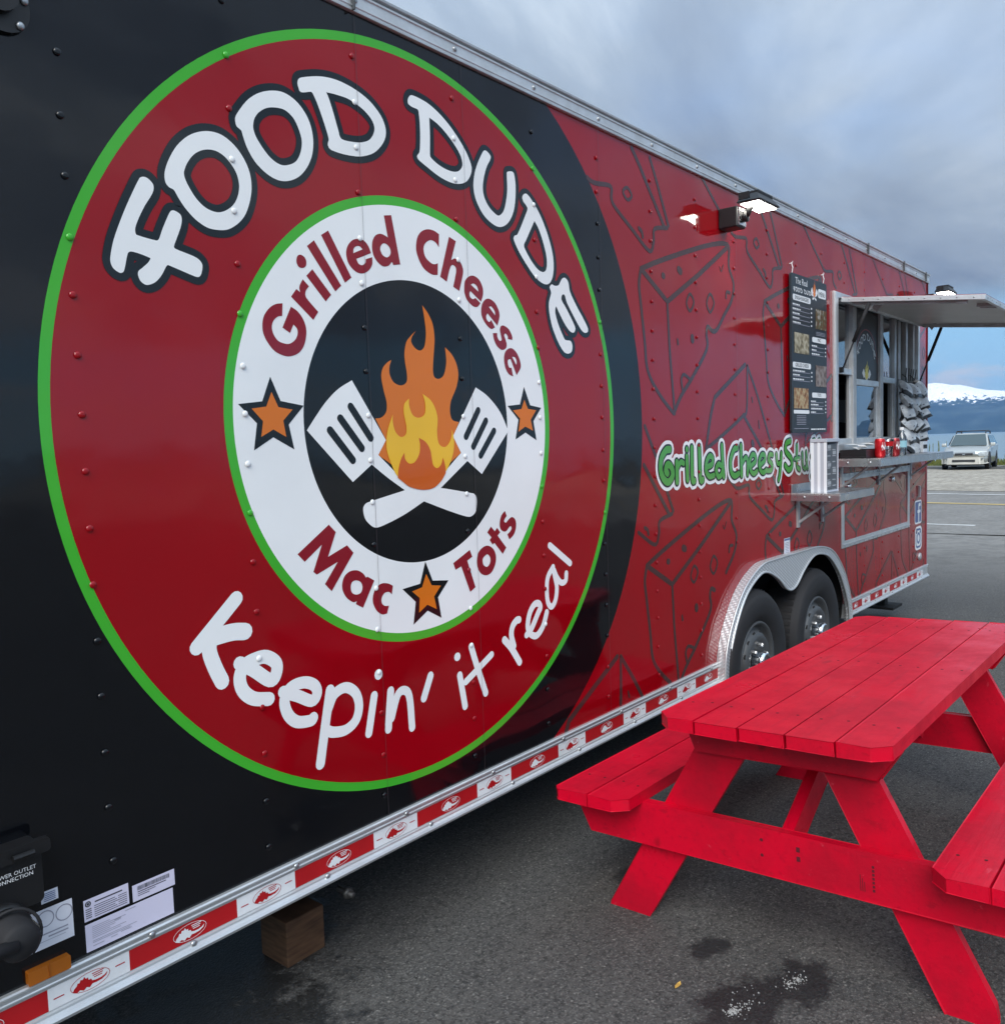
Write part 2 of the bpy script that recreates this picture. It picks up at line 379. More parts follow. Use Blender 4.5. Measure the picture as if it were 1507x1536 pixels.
def rrect(x0, x1, z0, z1, r, k=4):
    out = []
    for cx, cz, a0 in ((x1-r, z0+r, -90), (x1-r, z1-r, 0), (x0+r, z1-r, 90), (x0+r, z0+r, 180)):
        for i in range(k+1): a = math.radians(a0+90*i/k); out.append((cx+r*math.cos(a), cz+r*math.sin(a)))
    return out
def oval(cx, cz, rx, rz, n=20, a=0): return [(cx+rx*math.cos(2*math.pi*k/n)*math.cos(a)-rz*math.sin(2*math.pi*k/n)*math.sin(a), cz+rx*math.cos(2*math.pi*k/n)*math.sin(a)+rz*math.sin(2*math.pi*k/n)*math.cos(a)) for k in range(n)]
def text_pts(body, size, align='LEFT', fn=None, sx=1.0):
    """the built-in font turned into flat polygons: (verts2d, faces)"""
    cu = bpy.data.curves.new('t', 'FONT'); cu.body = body; cu.size = size; cu.align_x = align; cu.resolution_u = 2
    ob = bpy.data.objects.new('t', cu); COL.objects.link(ob); bpy.context.view_layer.update()
    me = ob.to_mesh(); vs = [(v.co.x*sx, v.co.y) for v in me.vertices]; fs = [tuple(p.vertices) for p in me.polygons]
    ob.to_mesh_clear(); bpy.data.objects.remove(ob); bpy.data.curves.remove(cu); return vs, fs
def text(mb, body, x, z, size, d, fn=ident, align='LEFT', sx=1.0):
    vs, fs = text_pts(body, size, align, sx=sx); return mb.add([fn(x+a, z+b, d) for a, b in vs], fs)
# ------------------------------------------------------------------ ground, road, shore
def sstep(a, b, x): t = min(1, max(0, (x-a)/(b-a))); return t*t*(3-2*t)
def ground_z(x, y):
    near = -1.518-0.047*3*math.tanh(y/3)+0.015*6*math.tanh(x/6)
    w = sstep(8.5, 15, math.hypot(x-2.5, y-1))
    return near*(1-w)-1.57*w
def sheet(name, xs, ys, m, dz=0.0, edge=None):
    mb = MB(); n = len(ys)
    for x in xs:
        for y in ys:
            q = x+(edge(y) if edge else 0); mb.v.append((q, y, (ground_z(q, y) if q < 46.5 else -1.57-(q-46.5)*0.5)+dz))
    for i in range(len(xs)-1):
        for j in range(n-1): mb.f.append((i*n+j, (i+1)*n+j, (i+1)*n+j+1, i*n+j+1))
    return link(name, mb.mesh(name, m, True))
def frange(a, b, n): return [a+(b-a)*i/(n-1) for i in range(n)]
M_asph = mat('asphalt', (0.06, 0.06, 0.062), 0.85)
def asphalt(m):
    v = vec(m); s = nd(m, 'ShaderNodeSeparateXYZ'); lk(m, v, s.inputs[0])
    big = noise_t(m, v, 0.55, 5, 0.6); mid = noise_t(m, v, 5.0, 6, 0.65); fine = noise_t(m, v, 125, 3, 0.65)
    c = mixc(m, rng(m, big, 0.35, 0.7), (0.066, 0.064, 0.060), (0.096, 0.092, 0.086))
    c = mixc(m, rng(m, mid, 0.45, 0.68, 0, 0.5), c, (0.042, 0.042, 0.043))
    agg = noise_t(m, v, 60, 5, 0.75); c = mixc(m, rng(m, agg, 0.45, 0.62, 0, 0.85), c, (0.024, 0.0235, 0.0225))
    c = mixc(m, rng(m, fine, 0.50, 0.66, 0, 0.85), c, (0.160, 0.154, 0.144))
    vo = nd(m, 'ShaderNodeTexVoronoi'); lk(m, v, vo.inputs['Vector']); vo.inputs['Scale'].default_value = 85
    wh = nd(m, 'ShaderNodeTexWhiteNoise'); lk(m, vo.outputs['Position'], wh.inputs[0])
    chip = mathn(m, 'MULTIPLY', mathn(m, 'GREATER_THAN', wh.outputs[0], 0.95), rng(m, vo.outputs['Distance'], 0.42, 0.25))
    c = mixc(m, mathn(m, 'MULTIPLY', chip, 0.8), c, (0.22, 0.212, 0.195))
    # spilled, ragged damp patches, enlarged under the trailer to paint in its shade
    wet_shade = None
    for cx, cy, rx, ry in ((2.06, 0.97, 0.16, 0.11), (2.27, 0.88, 0.13, 0.10), (2.14, 0.93, 0.2, 0.07), (2.28, 1.16, 0.07, 0.05), (1.12, 2.05, 0.42, 0.5), (1.45, 2.45, 0.4, 0.3), (2.6, 1.55, 0.14, 0.10)):
        dx = mathn(m, 'DIVIDE', mathn(m, 'SUBTRACT', s.outputs[0], cx), rx); dy = mathn(m, 'DIVIDE', mathn(m, 'SUBTRACT', s.outputs[1], cy), ry)
        r2 = mathn(m, 'SQRT', mathn(m, 'ADD', mathn(m, 'MULTIPLY', dx, dx), mathn(m, 'MULTIPLY', dy, dy)))
        k = rng(m, mathn(m, 'ADD', r2, mathn(m, 'MULTIPLY', mathn(m, 'SUBTRACT', noise_t(m, v, 13, 6, 0.65), 0.5), 2.4)), 1.15, 0.6)
        wet_shade = k if wet_shade is None else mathn(m, 'MAXIMUM', wet_shade, k)
    c = mixc(m, mathn(m, 'MULTIPLY', wet_shade, 0.8), c, (0.010, 0.0105, 0.011))
    # paler, dustier lot further off
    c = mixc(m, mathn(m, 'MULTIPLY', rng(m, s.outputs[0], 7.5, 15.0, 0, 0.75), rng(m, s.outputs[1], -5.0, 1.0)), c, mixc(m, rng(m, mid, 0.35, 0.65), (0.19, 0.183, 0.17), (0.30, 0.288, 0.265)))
    lk(m, c, bsdf(m).inputs['Base Color']); lk(m, mathn(m, 'SUBTRACT', 0.9, mathn(m, 'MULTIPLY', wet_shade, 0.45)), bsdf(m).inputs['Roughness'])
    b = bump(m, fine, 0.9, 0.006); bump(m, mid, 0.6, 0.012, b)
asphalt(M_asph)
xs = [-900, -300, -100, -40, -15]+frange(-6, 9, 31)+frange(9.6, 20, 20)+[24, 30, 38, 46.5, 52, 60]
ys = [-900, -300, -100, -40, -15]+frange(-6, 8, 29)+[10, 13, 17, 25, 40, 100, 300, 900]
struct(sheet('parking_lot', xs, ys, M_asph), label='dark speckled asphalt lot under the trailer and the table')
def gravelmat(name, a, b, sc):
    m = mat(name, a, 0.95); v = vec(m); f = noise_t(m, v, sc, 5, 0.7); g = noise_t(m, v, sc*0.12, 4)
    c = mixc(m, rng(m, f, 0.35, 0.68), a, b); c = mixc(m, rng(m, g, 0.4, 0.7, 0, 0.35), c, tuple(q*0.6 for q in a)); lk(m, c, bsdf(m).inputs['Base Color'])
    bump(m, f, 1.0, 0.03); return m
ys2 = frange(-60, 90, 41)
struct(sheet('road', [14.6, 17, 19, 21, 23, 25.0], ys2, gravelmat('road_asphalt', (0.185, 0.178, 0.165), (0.26, 0.25, 0.232), 12), 0.006, lambda y: 0.09*(y-5)), label='grey two lane road beyond the lot')
struct(sheet('gravel_shoulder', [25.4, 30, 35, 40.5], ys2, gravelmat('gravel', (0.24, 0.215, 0.175), (0.48, 0.435, 0.36), 5.0), 0.010, lambda y: 0.12*(y-5)), label='pale gravel pull-off between road and water')
struct(sheet('dirt_verge', [40.3, 43, 46.4], ys2, gravelmat('dark_dirt', (0.055, 0.052, 0.048), (0.10, 0.095, 0.085), 4.0), 0.014, lambda y: 0.25*(y-8)), label='dark damp gravel strip where the car is parked')
M_line = mat('road_paint_white', (0.62, 0.62, 0.60), 0.7); dirt(M_line, (0.62, 0.62, 0.60), 0.6, 3, 0.5); M_yel = mat('road_paint_yellow', (0.46, 0.34, 0.13), 0.7); dirt(M_yel, (0.46, 0.34, 0.13), 0.5, 3, 0.5)
for x0, w_, m_, sl_, lab in ((15.9, 0.14, M_line, 0.05, 'white edge line on the near side of the road'), (20.65, 0.30, M_yel, 0.13, 'worn yellow centre line of the road'), (23.8, 0.20, M_line, 0.12, 'white edge line on the far side of the road')):
    struct(sheet('road_marking', [x0, x0+w_], ys2, m_, 0.0135, (lambda s: lambda y: s*(y-4.2))(sl_)), label=lab)
M_water = mat('lake_water', (0.16, 0.24, 0.29), 0.38)
bump(M_water, noise_t(M_water, vec(M_water, 'pos', (0.35, 0.12, 1)), 1.0, 4, 0.5), 1.0, 0.02)
wm = MB(); wm.add([(47, -2400, -3.6), (6400, -2400, -3.6), (6400, 5400, -3.6), (47, 5400, -3.6)], [(0, 1, 2, 3)])
struct(link('water', wm.mesh('water', M_water)), label='pale blue sea inlet')
# mountains across the water
M_mtn = mat('mountain', (0.05, 0.08, 0.1), 0.95)
def mtn(m):
    v = vec(m); s = nd(m, 'ShaderNodeSeparateXYZ'); lk(m, v, s.inputs[0])
    f = noise_t(m, vec(m, 'pos', (1, 1, 0.35)), 0.016, 7, 0.62); f2 = noise_t(m, vec(m, 'pos', (1, 1, 0.5)), 0.006, 5, 0.6)
    forest = mixc(m, rng(m, f2, 0.4, 0.65), (0.018, 0.035, 0.045), (0.05, 0.075, 0.08))
    h = mathn(m, 'ADD', s.outputs[2], mathn(m, 'MULTIPLY', mathn(m, 'SUBTRACT', f, 0.5), 95))
    st = noise_t(m, vec(m, 'pos', (1, 1, 0.18)), 0.035, 6, 0.7)
    h2 = mathn(m, 'ADD', h, mathn(m, 'MULTIPLY', mathn(m, 'SUBTRACT', st, 0.5), 190))
    rock = mathn(m, 'MULTIPLY', rng(m, st, 0.40, 0.34), 0.75)
    lk(m, mixc(m, rng(m, h2, 146, 154), forest, mixc(m, rock, (0.92, 0.92, 0.93), (0.10, 0.12, 0.15))), bsdf(m).inputs['Base Color'])
mtn(M_mtn)
mb = MB(); NY, NX = 150, 44
for i in range(NX):
    for j in range(NY):
        u = i/(NX-1); y = -1500+5200*j/(NY-1); x = 3900+1500*u
        az = math.degrees(math.atan2(x, y))
        ridge = 232+26*math.sin((az-70)*0.35)-max(0, az-78)*6+20*noise.noise(Vector((y*0.004, 0, 5)))
        z = ridge*min(1.0, math.sin(min(u*1.25, 1)*math.pi/2))**0.9
        z += (noise.fractal(Vector((x*0.004, y*0.004, 0)), 1.0, 2.1, 6))*42*min(1, u*3)*(1.25-u)
        mb.v.append((x, y, -4+max(0, z)))
for i in range(NX-1):
    for j in range(NY-1): mb.f.append((i*NY+j, (i+1)*NY+j, (i+1)*NY+j+1, i*NY+j+1))
struct(link('mountain', mb.mesh('mountain', M_mtn, True)), label='long forested mountain with snow on top across the water')
# grass along the shore
M_grass = mat('grass', (0.10, 0.13, 0.02), 0.8); lk(M_grass, ramp(M_grass, noise_t(M_grass, vec(M_grass), 1.5, 3), [(0.3, (0.045, 0.075, 0.015)), (0.7, (0.17, 0.17, 0.03))]), bsdf(M_grass).inputs['Base Color'])
gm = MB()
for i in range(5200):
    y = random.uniform(-8, 26); x = 46.0+random.uniform(-1.0, 0.8)+0.03*(y-8); h = random.uniform(0.18, 0.5)*(1.15 if random.random() < 0.1 else 0.8); w_ = random.uniform(0.03, 0.07)
    dx, dy = random.uniform(-.12, .12), random.uniform(-.15, .15)
    gm.add([(x, y-w_, -1.62), (x, y+w_, -1.62), (x+dx, y+dy, -1.62+h)], [(0, 1, 2)])
for i in range(26):
    y = 8.9+random.uniform(0, 2.6); h = random.uniform(0.9, 1.25)
    gm.tube([(45.6, y, -1.65), (45.6+random.uniform(-.1, .1), y+random.uniform(-.12, .12), -1.6+h)], [0.025, 0.01], 4)
struct(link('shore_grass', gm.mesh('shore_grass', M_grass)), 'stuff', 'yellow green grass and thin stalks along the shore')
